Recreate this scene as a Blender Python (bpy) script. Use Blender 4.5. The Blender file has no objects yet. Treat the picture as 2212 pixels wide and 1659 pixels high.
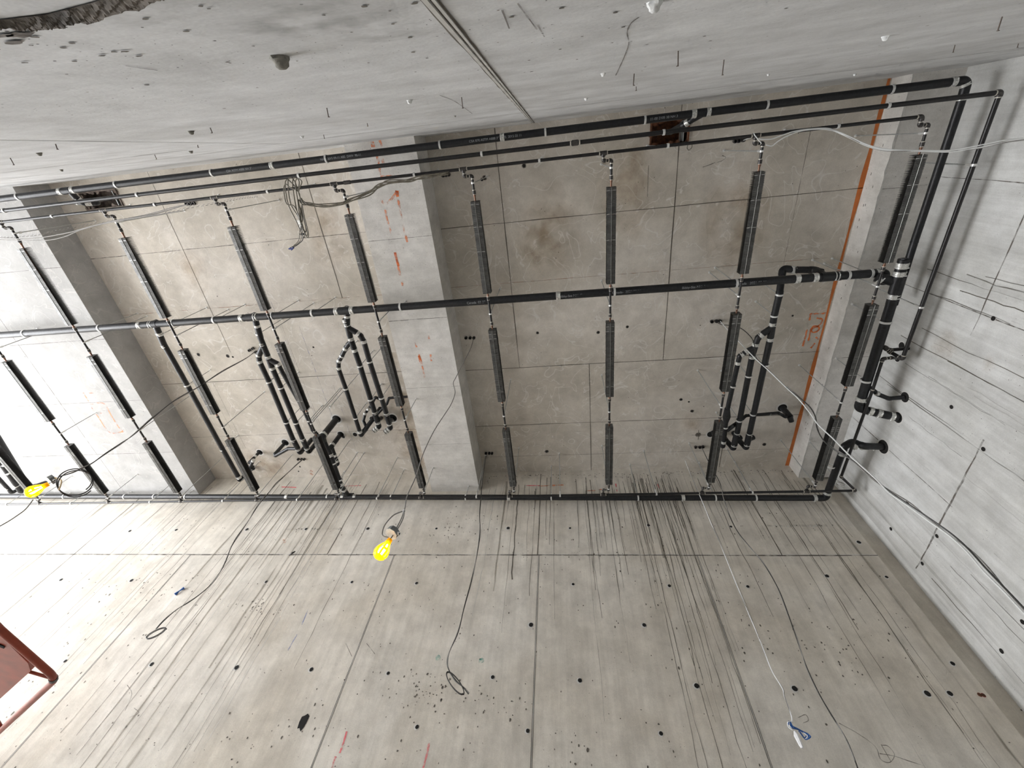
import bpy, math, random
from mathutils import Vector, Matrix
random.seed(7)
D = bpy.data
SC = bpy.context.scene
COL = SC.collection

# ------------------------------------------------------------------ camera
RC = ((0.99101947, 0.10289002, 0.08540522), (0.04881978, -0.87301175, 0.48524954), (0.1244871, -0.47672228, -0.87019471))
CAM = Vector((0.0, 0.0, 1.6))
cam = D.cameras.new('camera')
cam.sensor_width = 36.0
FPX = 916.528
cam.lens = FPX / 2212 * 36
cam.clip_start = 0.02
co = D.objects.new('camera', cam)
COL.objects.link(co)
co.matrix_world = Matrix.Translation(CAM) @ Matrix(RC).transposed().to_4x4()
SC.camera = co

# ------------------------------------------------------------------ light
W = D.worlds.new('world')
SC.world = W
W.use_nodes = True
wb = W.node_tree.nodes['Background']
wb.inputs[0].default_value = (0.955, 0.97, 1.0, 1)
wb.inputs[1].default_value = 16.0
SC.view_settings.view_transform = 'Standard'
SC.view_settings.look = 'None'
SC.view_settings.gamma = 1
SC.view_settings.exposure = 0.15
SC.view_settings.use_curve_mapping = False
SC.cycles.max_bounces = 8
SC.cycles.diffuse_bounces = 5
SC.cycles.glossy_bounces = 3
SC.cycles.use_adaptive_sampling = True
SC.cycles.adaptive_threshold = 0.07
SC.cycles.adaptive_min_samples = 12
SC.cycles.use_denoising = True
SC.cycles.transparent_max_bounces = 40
SC.cycles.sample_clamp_indirect = 8

H, YF, YN, XR, XL = 8.286, 5.712, -0.3125, 4.68, -15.2
ZB, ZS, ZR = 7.75, 7.78, 7.94          # undersides: middle beam, left slab, right beam
BX0, BX1, SX, RX = -2.72, -1.765, -7.88, 4.12
pl = D.lights.new('daylight_portal', 'AREA')
pl.shape = 'RECTANGLE'; pl.size = 7.4; pl.size_y = 5.9
pl.cycles.is_portal = True
po = D.objects.new('daylight_portal', pl)
COL.objects.link(po)
po.location = (XL + 0.05, 2.7, 3.75)
po.rotation_euler = (0, -math.pi / 2, 0)

def at(px, py, z):
    x, y = (px - 1106) / FPX, -(py - 829.5) / FPX
    v = [RC[0][i] * x + RC[1][i] * y - RC[2][i] for i in range(3)]
    t = (z - CAM.z) / v[2]
    return Vector((v[0] * t, v[1] * t, z))
def aty(px, py, yy):
    x, y = (px - 1106) / FPX, -(py - 829.5) / FPX
    v = [RC[0][i] * x + RC[1][i] * y - RC[2][i] for i in range(3)]
    t = yy / v[1]
    return Vector((v[0] * t, yy, CAM.z + v[2] * t))
def atx(px, py, xx):
    x, y = (px - 1106) / FPX, -(py - 829.5) / FPX
    v = [RC[0][i] * x + RC[1][i] * y - RC[2][i] for i in range(3)]
    t = xx / v[0]
    return Vector((xx, v[1] * t, CAM.z + v[2] * t))
def ztop(x, y):
    if x < SX: return ZS
    if BX0 < x < BX1: return ZB
    if x > RX: return ZR
    return H

# ------------------------------------------------------------------ materials
def newmat(name):
    m = D.materials.new(name); m.use_nodes = True
    nt = m.node_tree
    return m, nt, nt.nodes['Principled BSDF']
def simple(name, col, rough=0.5, metal=0.0, var=0.0, scale=20, bump=0.0, spec=0.5):
    m, nt, b = newmat(name)
    b.inputs['Base Color'].default_value = (*col, 1)
    b.inputs['Roughness'].default_value = rough
    b.inputs['Metallic'].default_value = metal
    b.inputs['Specular IOR Level'].default_value = spec
    if var or bump:
        tc = nt.nodes.new('ShaderNodeTexCoord')
        n = nt.nodes.new('ShaderNodeTexNoise'); n.inputs['Scale'].default_value = scale; n.inputs['Detail'].default_value = 5
        nt.links.new(tc.outputs['Object'], n.inputs['Vector'])
        if var:
            r = nt.nodes.new('ShaderNodeValToRGB')
            r.color_ramp.elements[0].position = 0.3; r.color_ramp.elements[1].position = 0.72
            r.color_ramp.elements[0].color = (*[c * (1 - var) for c in col], 1)
            r.color_ramp.elements[1].color = (*[min(1, c * (1 + var)) for c in col], 1)
            nt.links.new(n.outputs['Fac'], r.inputs['Fac'])
            nt.links.new(r.outputs['Color'], b.inputs['Base Color'])
        if bump:
            bp = nt.nodes.new('ShaderNodeBump'); bp.inputs['Strength'].default_value = bump; bp.inputs['Distance'].default_value = 0.01
            nt.links.new(n.outputs['Fac'], bp.inputs['Height']); nt.links.new(bp.outputs['Normal'], b.inputs['Normal'])
    return m

def concrete(name, c1, c2, stretch=(1, 1, 1), streak=0.25, pit=0.5, veins=0.0, pitscale=14.0, blot=0.5, clus=(0.5, 0.62)):
    """cast concrete: two slow tones, formwork grain, bug holes, pale veins"""
    m, nt, b = newmat(name)
    N, L = nt.nodes.new, nt.links.new
    tc = N('ShaderNodeTexCoord')
    def noise(scale, detail=4, vec=None, rough=0.55, dist=0.0):
        n = N('ShaderNodeTexNoise'); n.inputs['Scale'].default_value = scale; n.inputs['Detail'].default_value = detail
        n.inputs['Roughness'].default_value = rough; n.inputs['Distortion'].default_value = dist
        L(vec if vec is not None else tc.outputs['Object'], n.inputs['Vector']); return n.outputs['Fac']
    def ramp(f, p0, p1, a=(0, 0, 0, 1), c=(1, 1, 1, 1)):
        r = N('ShaderNodeValToRGB'); r.color_ramp.elements[0].position = p0; r.color_ramp.elements[1].position = p1
        r.color_ramp.elements[0].color = a; r.color_ramp.elements[1].color = c; L(f, r.inputs['Fac']); return r.outputs['Color']
    def mix(f, a, c, mode='MIX'):
        x = N('ShaderNodeMix'); x.data_type = 'RGBA'; x.blend_type = mode
        if isinstance(f, float): x.inputs['Factor'].default_value = f
        else: L(f, x.inputs['Factor'])
        for s, v in ((x.inputs[6], a), (x.inputs[7], c)):
            if isinstance(v, tuple): s.default_value = v
            else: L(v, s)
        return x.outputs[2]
    def mathn(op, a, v):
        x = N('ShaderNodeMath'); x.operation = op
        for s, q in ((x.inputs[0], a), (x.inputs[1], v)):
            if isinstance(q, (int, float)): s.default_value = q
            else: L(q, s)
        return x.outputs[0]
    big = ramp(noise(0.55, 2, dist=0.6), 0.38, 0.64)
    col = mix(big, (*c1, 1), (*c2, 1))
    mid = noise(3.2, 5, rough=0.66)
    col = mix(blot, col, ramp(mid, 0.28, 0.7, (0.62, 0.61, 0.60, 1), (1.25, 1.25, 1.25, 1)), 'MULTIPLY')
    mp = N('ShaderNodeMapping'); mp.inputs['Scale'].default_value = stretch
    L(tc.outputs['Object'], mp.inputs['Vector'])
    st = noise(3.0, 5, mp.outputs['Vector'], 0.72)
    col = mix(streak, col, ramp(st, 0.3, 0.66, (0.5, 0.49, 0.46, 1), (1.2, 1.2, 1.2, 1)), 'MULTIPLY')
    if veins:
        v = noise(1.7, 2, dist=1.4)
        a = mathn('ABSOLUTE', mathn('SUBTRACT', v, 0.5), 0)
        vv = ramp(a, 0.0, 0.012, (1, 1, 1, 1), (0, 0, 0, 1))
        vv = mathn('MULTIPLY', vv, veins)
        col = mix(vv, col, (0.72, 0.70, 0.66, 1))
    # bug holes, two sizes, clustered
    pits = None
    for sc, th, g in ((pitscale, 0.10, 1.0), (pitscale * 2.6, 0.15, 1.7)):
        vo = N('ShaderNodeTexVoronoi'); vo.inputs['Scale'].default_value = sc; vo.inputs['Randomness'].default_value = 1
        L(tc.outputs['Object'], vo.inputs['Vector'])
        cl = ramp(noise(1.1 * g, 1), *clus)
        sep = N('ShaderNodeSeparateColor'); L(vo.outputs['Color'], sep.inputs['Color'])
        pick = mathn('GREATER_THAN', sep.outputs[0], 1 - pit * 0.7)
        rad = mathn('MULTIPLY', sep.outputs[1], th)
        h = mathn('LESS_THAN', vo.outputs['Distance'], rad)
        h = mathn('MULTIPLY', mathn('MULTIPLY', h, pick), cl)
        pits = h if pits is None else mathn('MAXIMUM', pits, h)
    col = mix(pits, col, (0.035, 0.032, 0.028, 1))
    fine = noise(90, 1)
    col = mix(0.25, col, ramp(fine, 0.3, 0.7, (0.8, 0.8, 0.8, 1), (1.15, 1.15, 1.15, 1)), 'MULTIPLY')
    L(col, b.inputs['Base Color'])
    b.inputs['Roughness'].default_value = 0.85
    b.inputs['Specular IOR Level'].default_value = 0.25
    hgt = mathn('MULTIPLY', noise(9, 4, rough=0.65), 0.7)
    bp = N('ShaderNodeBump'); bp.inputs['Strength'].default_value = 0.35; bp.inputs['Distance'].default_value = 0.012
    L(hgt, bp.inputs['Height']); L(bp.outputs['Normal'], b.inputs['Normal'])
    return m

def stain(name, col, alpha, scale=(8, 8, 8), lo=0.35, hi=0.65, rough=0.8):
    """a thin mark on concrete that breaks up with noise"""
    m, nt, b = newmat(name)
    N, L = nt.nodes.new, nt.links.new
    b.inputs['Base Color'].default_value = (*col, 1); b.inputs['Roughness'].default_value = rough
    tc = N('ShaderNodeTexCoord'); mp = N('ShaderNodeMapping'); mp.inputs['Scale'].default_value = scale
    n = N('ShaderNodeTexNoise'); n.inputs['Scale'].default_value = 1; n.inputs['Detail'].default_value = 3
    r = N('ShaderNodeMapRange'); r.inputs['From Min'].default_value = lo; r.inputs['From Max'].default_value = hi
    r.inputs['To Max'].default_value = alpha
    L(tc.outputs['Object'], mp.inputs['Vector']); L(mp.outputs['Vector'], n.inputs['Vector'])
    L(n.outputs['Fac'], r.inputs['Value']); L(r.outputs[0], b.inputs['Alpha'])
    return m

MT = {}
MT['ceil'] = concrete('ceiling_concrete', (0.512, 0.47, 0.403), (0.634, 0.592, 0.531), (2, 2, 2), 0.15, 0.25, 0.6, 9, 0.45)
MT['slab'] = concrete('left_slab_concrete', (0.40, 0.395, 0.385), (0.46, 0.458, 0.45), (2, 2, 2), 0.12, 0.2, 0.3, 9, 0.35)
MT['beam'] = concrete('beam_concrete', (0.598, 0.58, 0.543), (0.695, 0.677, 0.647), (1, 4, 1), 0.2, 1.2, 0.0, 22, 0.5, (0.36, 0.5))
MT['far'] = concrete('far_wall_concrete', (0.62, 0.572, 0.495), (0.70, 0.664, 0.60), (2.2, 1, 0.16), 0.3, 0.55, 0.0, 10, 0.5)
MT['near'] = concrete('near_wall_concrete', (0.575, 0.58, 0.582), (0.665, 0.675, 0.685), (0.35, 1, 1.6), 0.25, 0.5, 0.0, 20, 0.45)
MT['right'] = concrete('right_wall_concrete', (0.567, 0.567, 0.546), (0.672, 0.677, 0.667), (1, 2.4, 0.14), 0.35, 0.35, 0.0, 12, 0.4)
MT['floor'] = concrete('floor_concrete', (0.46, 0.45, 0.43), (0.55, 0.54, 0.52), (1, 1, 1), 0.1, 0.1, 0.0, 12, 0.5)
MT['joint'] = simple('joint_dark', (0.13, 0.115, 0.095), 0.9, var=0.3, scale=6)
MT['jfine'] = stain('joint_faint', (0.14, 0.12, 0.10), 0.75, (9, 9, 9), 0.25, 0.55)
MT['rustj'] = stain('joint_rust', (0.34, 0.16, 0.08), 0.75, (5, 5, 5), 0.35, 0.6)
MT['ridge'] = simple('joint_ridge', (0.55, 0.54, 0.51), 0.85, var=0.15, scale=14)
MT['hole'] = simple('hole_dark', (0.012, 0.011, 0.01), 0.95)  # near-black colour painted in for the shade inside holes
MT['rim'] = simple('hole_rim', (0.62, 0.61, 0.58), 0.8, var=0.1)
MT['drip'] = stain('drip_dark', (0.13, 0.115, 0.09), 0.8, (14, 14, 0.9), 0.32, 0.55)
MT['wash'] = stain('drip_wash', (0.27, 0.235, 0.18), 0.17, (16, 9, 0.6), 0.38, 0.62)
MT['dripw'] = stain('drip_pale', (0.68, 0.67, 0.63), 0.7, (9, 9, 1.2), 0.35, 0.6)
MT['oran'] = stain('orange_spray', (0.78, 0.20, 0.05), 0.9, (16, 16, 16), 0.28, 0.55)
MT['oranf'] = stain('orange_spray_faint', (0.85, 0.30, 0.14), 0.75, (11, 11, 11), 0.42, 0.62)
MT['oranl'] = simple('orange_line', (0.55, 0.16, 0.035), 0.7, var=0.2, scale=5)
MT['pink'] = stain('pink_spray', (0.85, 0.18, 0.20), 0.85, (12, 12, 12), 0.3, 0.6)
MT['chalk'] = stain('blue_chalk', (0.25, 0.30, 0.52), 0.6, (12, 12, 12), 0.35, 0.65)
MT['teal'] = stain('teal_spot', (0.15, 0.50, 0.42), 0.6, (22, 22, 22), 0.3, 0.7)
MT['tan'] = stain('tan_stain', (0.46, 0.31, 0.16), 0.085, (4, 4, 4), 0.35, 0.7)
MT['grime'] = stain('grey_grime', (0.28, 0.28, 0.26), 0.06, (9, 9, 9), 0.4, 0.65)
MT['rough'] = simple('broken_concrete', (0.105, 0.09, 0.075), 0.95, var=0.5, scale=18, bump=1.0)
MT['iron'] = simple('black_cast_iron', (0.012, 0.0125, 0.014), 0.42, 0.0, var=0.5, scale=35, bump=0.12, spec=0.45)
MT['steel'] = simple('black_steel_pipe', (0.013, 0.012, 0.012), 0.38, 0.0, var=0.4, scale=40, spec=0.45)
MT['fit'] = simple('black_fitting', (0.055, 0.05, 0.047), 0.42, 0.3, var=0.4, scale=40)
MT['band'] = simple('stainless_band', (0.66, 0.66, 0.63), 0.38, 0.6, var=0.35, scale=70, bump=0.3)
MT['zinc'] = simple('zinc_steel', (0.72, 0.72, 0.70), 0.42, 0.45, var=0.12, scale=60)
MT['rodm'] = simple('threaded_rod', (0.42, 0.43, 0.42), 0.4, 0.45, var=0.2, scale=80)
MT['tape'] = simple('pipe_thread_ring', (0.60, 0.57, 0.50), 0.5, 0.2, var=0.2, scale=60)
MT['fin'] = simple('dark_fin', (0.055, 0.052, 0.048), 0.45, 0.4, var=0.3, scale=30)
MT['lip'] = simple('fin_lip_lit', (0.125, 0.125, 0.12), 0.5, 0.5, var=0.35, scale=16)  # fin metal made lighter, for the light its underside reflects
MT['rail'] = simple('bright_line_wire', (0.30, 0.30, 0.28), 0.4, 0.6)  # for the added wire that draws the tube's bright line
MT['finb'] = simple('bent_fin', (0.62, 0.62, 0.60), 0.35, 0.8)
MT['copper'] = simple('copper_tube', (0.20, 0.11, 0.075), 0.4, 0.7, var=0.2, scale=30)
MT['ink'] = simple('pipe_print', (0.30, 0.31, 0.32), 0.7)
MT['rust'] = simple('rusty_steel', (0.13, 0.05, 0.022), 0.85, var=0.6, scale=22, bump=0.5)
MT['grimy'] = simple('grimy_lining', (0.15, 0.12, 0.10), 0.85, var=0.6, scale=18, bump=0.4)
MT['tin'] = simple('galvanised_lining', (0.42, 0.44, 0.42), 0.4, 0.6, var=0.2, scale=12)
MT['cabw'] = simple('white_cable', (0.66, 0.67, 0.66), 0.5)
MT['cabg'] = simple('grey_cable', (0.26, 0.25, 0.235), 0.5, var=0.2, scale=30)
MT['cabk'] = simple('dark_cable', (0.035, 0.034, 0.03), 0.45)
MT['cabo'] = simple('olive_cable', (0.13, 0.115, 0.085), 0.5, var=0.3, scale=40)
MT['blue'] = simple('blue_wire', (0.02, 0.10, 0.33), 0.45, var=0.4, scale=60)
MT['bluc'] = simple('blue_connector', (0.02, 0.035, 0.16), 0.4)
MT['white'] = simple('white_tag', (0.85, 0.85, 0.86), 0.6, var=0.08, scale=40)
MT['lift'] = simple('red_painted_steel', (0.30, 0.045, 0.018), 0.42, var=0.25, scale=6)
MT['box'] = simple('grey_box', (0.20, 0.21, 0.21), 0.5, 0.4, var=0.15, scale=40)
MT['nail'] = simple('nail_steel', (0.11, 0.085, 0.07), 0.5, 0.5)
MT['plug'] = simple('plaster_lump', (0.70, 0.71, 0.70), 0.85, var=0.15, scale=50, bump=0.4)
MT['shred'] = simple('grey_lump', (0.22, 0.21, 0.18), 0.9, var=0.3, scale=50, bump=0.6)
MT['tape2'] = simple('tan_tape', (0.62, 0.47, 0.26), 0.6)
m, nt, b = newmat('yellow_cage')
b.inputs['Base Color'].default_value = (0.95, 0.72, 0.01, 1); b.inputs['Roughness'].default_value = 0.4
tr = nt.nodes.new('ShaderNodeBsdfTranslucent'); tr.inputs[0].default_value = (1, 0.8, 0.02, 1)
mx = nt.nodes.new('ShaderNodeMixShader'); mx.inputs[0].default_value = 0.55
nt.links.new(b.outputs[0], mx.inputs[1]); nt.links.new(tr.outputs[0], mx.inputs[2])
nt.links.new(mx.outputs[0], nt.nodes['Material Output'].inputs[0])
MT['cage'] = m
m, nt, b = newmat('lit_bulb')
b.inputs['Emission Color'].default_value = (1, 0.93, 0.75, 1); b.inputs['Emission Strength'].default_value = 26.0
MT['bulb'] = m

# ------------------------------------------------------------------ mesh builder
def V(*a): return Vector(a)
def fillet(pts, R, n=7):
    pts = [Vector(p) for p in pts]
    out = [pts[0]]
    for i in range(1, len(pts) - 1):
        a, p, c = pts[i - 1], pts[i], pts[i + 1]
        u, w = (a - p), (c - p)
        lu, lw = u.length, w.length
        u.normalize(); w.normalize()
        ang = u.angle(w)
        if ang > 3.05 or R <= 0: out.append(p); continue
        t = min(R / math.tan(ang / 2), lu * 0.48, lw * 0.48)
        r = t * math.tan(ang / 2)
        ctr = p + (u + w).normalized() * (r / math.sin(ang / 2))
        s, e = (p + u * t) - ctr, (p + w * t) - ctr
        tot = s.angle(e); ax = s.cross(e)
        if ax.length < 1e-9: out.append(p); continue
        ax.normalize()
        for k in range(n + 1): out.append(ctr + Matrix.Rotation(tot * k / n, 3, ax) @ s)
    out.append(pts[-1])
    return out
def smooth(pts, n=6):
    """Catmull-Rom through the points"""
    P = [Vector(p) for p in pts]
    P = [P[0] * 2 - P[1]] + P + [P[-1] * 2 - P[-2]]
    out = []
    for i in range(1, len(P) - 2):
        for k in range(n):
            t = k / n
            a, b_, c, d = P[i - 1], P[i], P[i + 1], P[i + 2]
            out.append(0.5 * ((2 * b_) + (c - a) * t + (2 * a - 5 * b_ + 4 * c - d) * t * t + (3 * b_ - a - 3 * c + d) * t ** 3))
    out.append(P[-2])
    return out
class MB:
    def __init__(s): s.v, s.f, s.mi, s.mats = [], [], [], []
    def m(s, mat):
        if mat not in s.mats: s.mats.append(mat)
        return s.mats.index(mat)
    def add(s, vs, fs, mat):
        o = len(s.v); k = s.m(mat)
        s.v += [Vector(q) for q in vs]; s.f += [[o + i for i in f] for f in fs]; s.mi += [k] * len(fs)
        return s
    def tube(s, pts, r, mat, seg=12, cap=True):
        pts = [Vector(p) for p in pts]
        q = [pts[0]]
        for p in pts[1:]:
            if (p - q[-1]).length > 1e-5: q.append(p)
        pts = q
        if len(pts) < 2: return s
        n = len(pts)
        rr = r if isinstance(r, (list, tuple)) else [r] * n
        t = (pts[1] - pts[0]).normalized()
        up = Vector((0, 0, 1)) if abs(t.z) < 0.9 else Vector((1, 0, 0))
        x = t.cross(up).normalized()
        vs, fs = [], []
        for i in range(n):
            if i == 0: tt = t
            elif i == n - 1: tt = (pts[i] - pts[i - 1]).normalized()
            else: tt = ((pts[i + 1] - pts[i]).normalized() + (pts[i] - pts[i - 1]).normalized()).normalized()
            x = (x - tt * x.dot(tt)).normalized(); y = tt.cross(x)
            for k in range(seg):
                a = 2 * math.pi * k / seg
                vs.append(pts[i] + (x * math.cos(a) + y * math.sin(a)) * rr[i])
        for i in range(n - 1):
            for k in range(seg):
                k2 = (k + 1) % seg
                fs.append([i * seg + k, i * seg + k2, (i + 1) * seg + k2, (i + 1) * seg + k])
        if cap: fs += [list(range(seg))[::-1], [(n - 1) * seg + k for k in range(seg)]]
        return s.add(vs, fs, mat)
    def cyl(s, a, b_, r, mat, seg=16): return s.tube([a, b_], r, mat, seg)
    def pipe(s, a, b_, r1, r2, mat, seg=20):
        """open collar: outer radius r1, inner r2"""
        a, b_ = Vector(a), Vector(b_); t = (b_ - a).normalized()
        up = Vector((0, 0, 1)) if abs(t.z) < 0.9 else Vector((1, 0, 0))
        x = t.cross(up).normalized(); y = t.cross(x); vs, fs = [], []
        for p, r in ((a, r1), (b_, r1), (b_, r2), (a, r2)):
            for k in range(seg):
                an = 2 * math.pi * k / seg; vs.append(p + (x * math.cos(an) + y * math.sin(an)) * r)
        for j in range(4):
            for k in range(seg):
                k2 = (k + 1) % seg; j2 = (j + 1) % 4
                fs.append([j * seg + k, j2 * seg + k, j2 * seg + k2, j * seg + k2])
        return s.add(vs, fs, mat)
    def box(s, c, size, mat, rot=None):
        c = Vector(c); vs = []
        for dx in (-.5, .5):
            for dy in (-.5, .5):
                for dz in (-.5, .5):
                    q = Vector((dx * size[0], dy * size[1], dz * size[2]))
                    vs.append(c + (rot @ q if rot else q))
        return s.add(vs, [[0, 1, 3, 2], [4, 6, 7, 5], [0, 4, 5, 1], [2, 3, 7, 6], [0, 2, 6, 4], [1, 5, 7, 3]], mat)
    def quad(s, a, b_, c, d, mat): return s.add([a, b_, c, d], [[0, 1, 2, 3]], mat)
    def disc(s, c, n, r, mat, seg=18, sy=1.0, jag=0.0):
        c, n = Vector(c), Vector(n).normalized()
        up = Vector((0, 0, 1)) if abs(n.z) < 0.9 else Vector((0, 1, 0))
        x = n.cross(up).normalized(); y = n.cross(x)
        return s.add([c + x * math.cos(2 * math.pi * k / seg) * r * (1 + jag * random.uniform(-1, 1)) + y * math.sin(2 * math.pi * k / seg) * r * sy * (1 + jag * random.uniform(-1, 1)) for k in range(seg)], [list(range(seg))], mat)
    def soft(s, c, n, r, mat, sy=1.0, layers=4):
        for k in range(layers):
            s.disc(Vector(c) + Vector(n) * (k * .0002), n, r * (1 - .2 * k) * random.uniform(.95, 1.05), mat, 26, sy, .12)
        return s
    def ribbon(s, pts, w, n, mat, off=0.0015):
        """flat mark lying on a surface whose normal is n"""
        n = Vector(n); pts = [Vector(p) + n * off for p in pts]; vs = []
        for i, p in enumerate(pts):
            a, c = pts[max(0, i - 1)], pts[min(len(pts) - 1, i + 1)]
            d = (c - a).cross(n)
            d = d.normalized() if d.length > 1e-9 else Vector((1, 0, 0))
            ww = (w[i] if isinstance(w, (list, tuple)) else w) / 2
            vs += [p + d * ww, p - d * ww]
        return s.add(vs, [[2 * i, 2 * i + 1, 2 * i + 3, 2 * i + 2] for i in range(len(pts) - 1)], mat)
    def build(s, name, parent=None, sm=True):
        me = D.meshes.new(name)
        off = Vector(parent.matrix_world.translation) if parent else Vector((0, 0, 0))
        if parent: off = ORG.get(parent.name, off)
        me.from_pydata([tuple(v - off) for v in s.v], [], s.f)
        for mt in s.mats: me.materials.append(MT[mt])
        me.polygons.foreach_set('material_index', s.mi)
        if sm:
            me.polygons.foreach_set('use_smooth', [True] * len(me.polygons))
            try: me.set_sharp_from_angle(angle=math.radians(40))
            except Exception: pass
        me.update()
        o = D.objects.new(name, me); COL.objects.link(o)
        if parent:
            o.parent = parent
            ORG[o.name] = off if True else off
        return o
ORG = {}
def thing(name, label, cat, loc=(0, 0, 0), group=None):
    o = D.objects.new(name, None); COL.objects.link(o)
    o.location = loc; o.empty_display_size = 0.05
    ORG[o.name] = Vector(loc)
    o['label'] = label; o['category'] = cat
    if group: o['group'] = group
    return o
def tag(o, label, cat, group=None):
    o['label'] = label; o['category'] = cat
    if group: o['group'] = group
    return o
def struct(mb, name, sm=False):
    o = mb.build(name, None, sm); o['kind'] = 'structure'; return o
def dup(root, loc, label, group=None):
    r = root.copy(); COL.objects.link(r); r.location = loc; r['label'] = label
    if group: r['group'] = group
    for ch in list(root.children):
        c = ch.copy(); COL.objects.link(c); c.parent = r
        for g in ch.children:
            d = g.copy(); COL.objects.link(d); d.parent = c
    return r
ORDN = ['first', 'second', 'third', 'fourth', 'fifth', 'sixth', 'seventh', 'eighth', 'ninth', 'tenth', 'eleventh', 'twelfth', 'thirteenth', 'fourteenth', 'fifteenth']

# ================================================================== SETTING
DN, FN_, NNN, RN = (0, 0, -1), (0, -1, 0), (0, 1, 0), (-1, 0, 0)
def grid(mb, z, x0, x1, y0, y1, holes, mat):
    xs = sorted({x0, x1, *[h[0] for h in holes], *[h[1] for h in holes]}); ys = sorted({y0, y1, *[h[2] for h in holes], *[h[3] for h in holes]})
    for i in range(len(xs) - 1):
        for j in range(len(ys) - 1):
            cx, cy = (xs[i] + xs[i + 1]) / 2, (ys[j] + ys[j + 1]) / 2
            if any(h[0] < cx < h[1] and h[2] < cy < h[3] for h in holes): continue
            mb.quad((xs[i], ys[j], z), (xs[i], ys[j + 1], z), (xs[i + 1], ys[j + 1], z), (xs[i + 1], ys[j], z), mat)
def xl(mb, y, x0, x1, z, w=0.011, mat='joint'):
    n = max(2, int(abs(x1 - x0) / 0.35)); mb.ribbon([(x0 + (x1 - x0) * k / n, y + random.uniform(-.003, .003), z) for k in range(n + 1)], [w * random.uniform(.5, 1.3) for k in range(n + 1)], DN, mat)
def yl(mb, x, y0, y1, z, w=0.011, mat='joint'):
    n = max(2, int(abs(y1 - y0) / 0.35)); mb.ribbon([(x + random.uniform(-.003, .003), y0 + (y1 - y0) * k / n, z) for k in range(n + 1)], [w * random.uniform(.5, 1.3) for k in range(n + 1)], DN, mat)

BOXES = [(1.30, 1.76, -0.15, 0.115), (-7.42, -6.80, -0.13, 0.10)]
c = MB()
grid(c, H, SX, RX, YN, YF, BOXES, 'ceil')
c.box(((SX + RX) / 2, (YN + YF) / 2, H + 0.55), (RX - SX + .6, YF - YN + .4, 0.1), 'ceil')
for a, b_, d, e in BOXES:
    RM_ = 'rust' if a > 0 else 'grimy'
    for q in (((a, d), (a, e)), ((a, e), (b_, e)), ((b_, e), (b_, d)), ((b_, d), (a, d))):
        (x0, y0), (x1, y1) = q; c.quad((x0, y0, H), (x0, y0, H + .22), (x1, y1, H + .22), (x1, y1, H), RM_)
    c.quad((a, d, H + .22), (b_, d, H + .22), (b_, e, H + .22), (a, e, H + .22), RM_)
    for k in range(16):           # crumbly rusty rim
        t = random.random(); s = random.choice((0, 1))
        p = (a + (b_ - a) * t, (d, e)[s], H) if k % 3 else ((a, b_)[s], d + (e - d) * t, H)
        c.disc((p[0], p[1], H - .003 - k * 2e-4), DN, random.uniform(.02, .045), RM_, 9, jag=.4)
    for yy in (d - .012, e + .012): c.box(((a + b_) / 2, yy, H - .008), (b_ - a + .05, .02, .022), RM_)
    for xx in (a - .012, b_ + .012): c.box((xx, (d + e) / 2, H - .008), (.02, e - d, .022), RM_)
    c.box((b_ - .05, (d + e) / 2, H + .06), (.008, e - d - .02, .15), 'tin')
for y, w, mt in ((.91, .012, 'joint'), (1.82, .006, 'rustj'), (3.34, .012, 'joint'), (4.56, .010, 'joint'), (5.31, .006, 'jfine')): xl(c, y, BX1, RX, H, w, mt)
for x, y0, y1, w, mt in ((-.785, YN, 3.34, .013, 'joint'), (1.665, YN, 3.34, .013, 'joint'), (.43, 3.34, YF, .013, 'joint'), (2.86, 4.56, YF, .011, 'joint'), (1.28, .35, .75, .01, 'jfine'), (3.3, .1, 2.9, .005, 'jfine')): yl(c, x, y0, y1, H, w, mt)
for y, w, mt in ((.845, .009, 'jfine'), (1.85, .006, 'rustj'), (3.29, .010, 'joint'), (4.57, .007, 'jfine')): xl(c, y, SX, BX0, H, w, mt)
for x, y0, y1, w, mt in ((-3.655, YN, 1.85, .011, 'joint'), (-6.125, YN, 2.7, .010, 'joint'), (-4.95, 1.6, 5.2, .005, 'chalk'), (-4.6, 2.3, 4.2, .008, 'chalk'), (-4.35, 3.5, 5.6, .005, 'chalk'), (-6.9, 3.3, 4.9, .005, 'jfine'), (-6.78, 3.3, 4.9, .004, 'jfine'), (-4.92, 2.0, 4.4, .004, 'jfine')): yl(c, x, y0, y1, H, w, mt)
yl(c, RX - .035, YN, YF, H, .055, 'oranl')
def marks(mb, fn, lst, w, n, mat, jit=0.3):
    for pts in lst:
        P = smooth([fn(*q) for q in pts], 4) if len(pts) > 2 else [fn(*q) for q in pts]
        mb.ribbon(P, [w * random.uniform(1 - jit, 1 + jit) for _ in P], n, mat, 0.002)
Cz = lambda px, py: at(px, py, H)
Bz = lambda px, py: at(px, py, ZB)
Sz = lambda px, py: at(px, py, ZS)
marks(c, Cz, [[(1748.5, 692), (1750, 684), (1753, 677.5), (1770, 678), (1786, 676)], [(1743, 712), (1738, 733), (1734, 748)], [(1764, 687), (1776, 690), (1770, 702), (1758, 708), (1752, 714), (1757, 718), (1767, 714), (1769, 707), (1760, 704), (1752, 711), (1748, 728), (1746, 736)], [(1760, 741), (1756, 747), (1751, 752)], [(1768, 733), (1762, 728)]], .026, DN, 'oran')
c.disc(at(1508, 939, H) + V(0, 0, -.0016), DN, .05, 'jfine', 20)
marks(c, Cz, [[(1494, 940), (1524, 939)], [(1509, 929), (1508, 950)]], .006, DN, 'joint')
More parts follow.
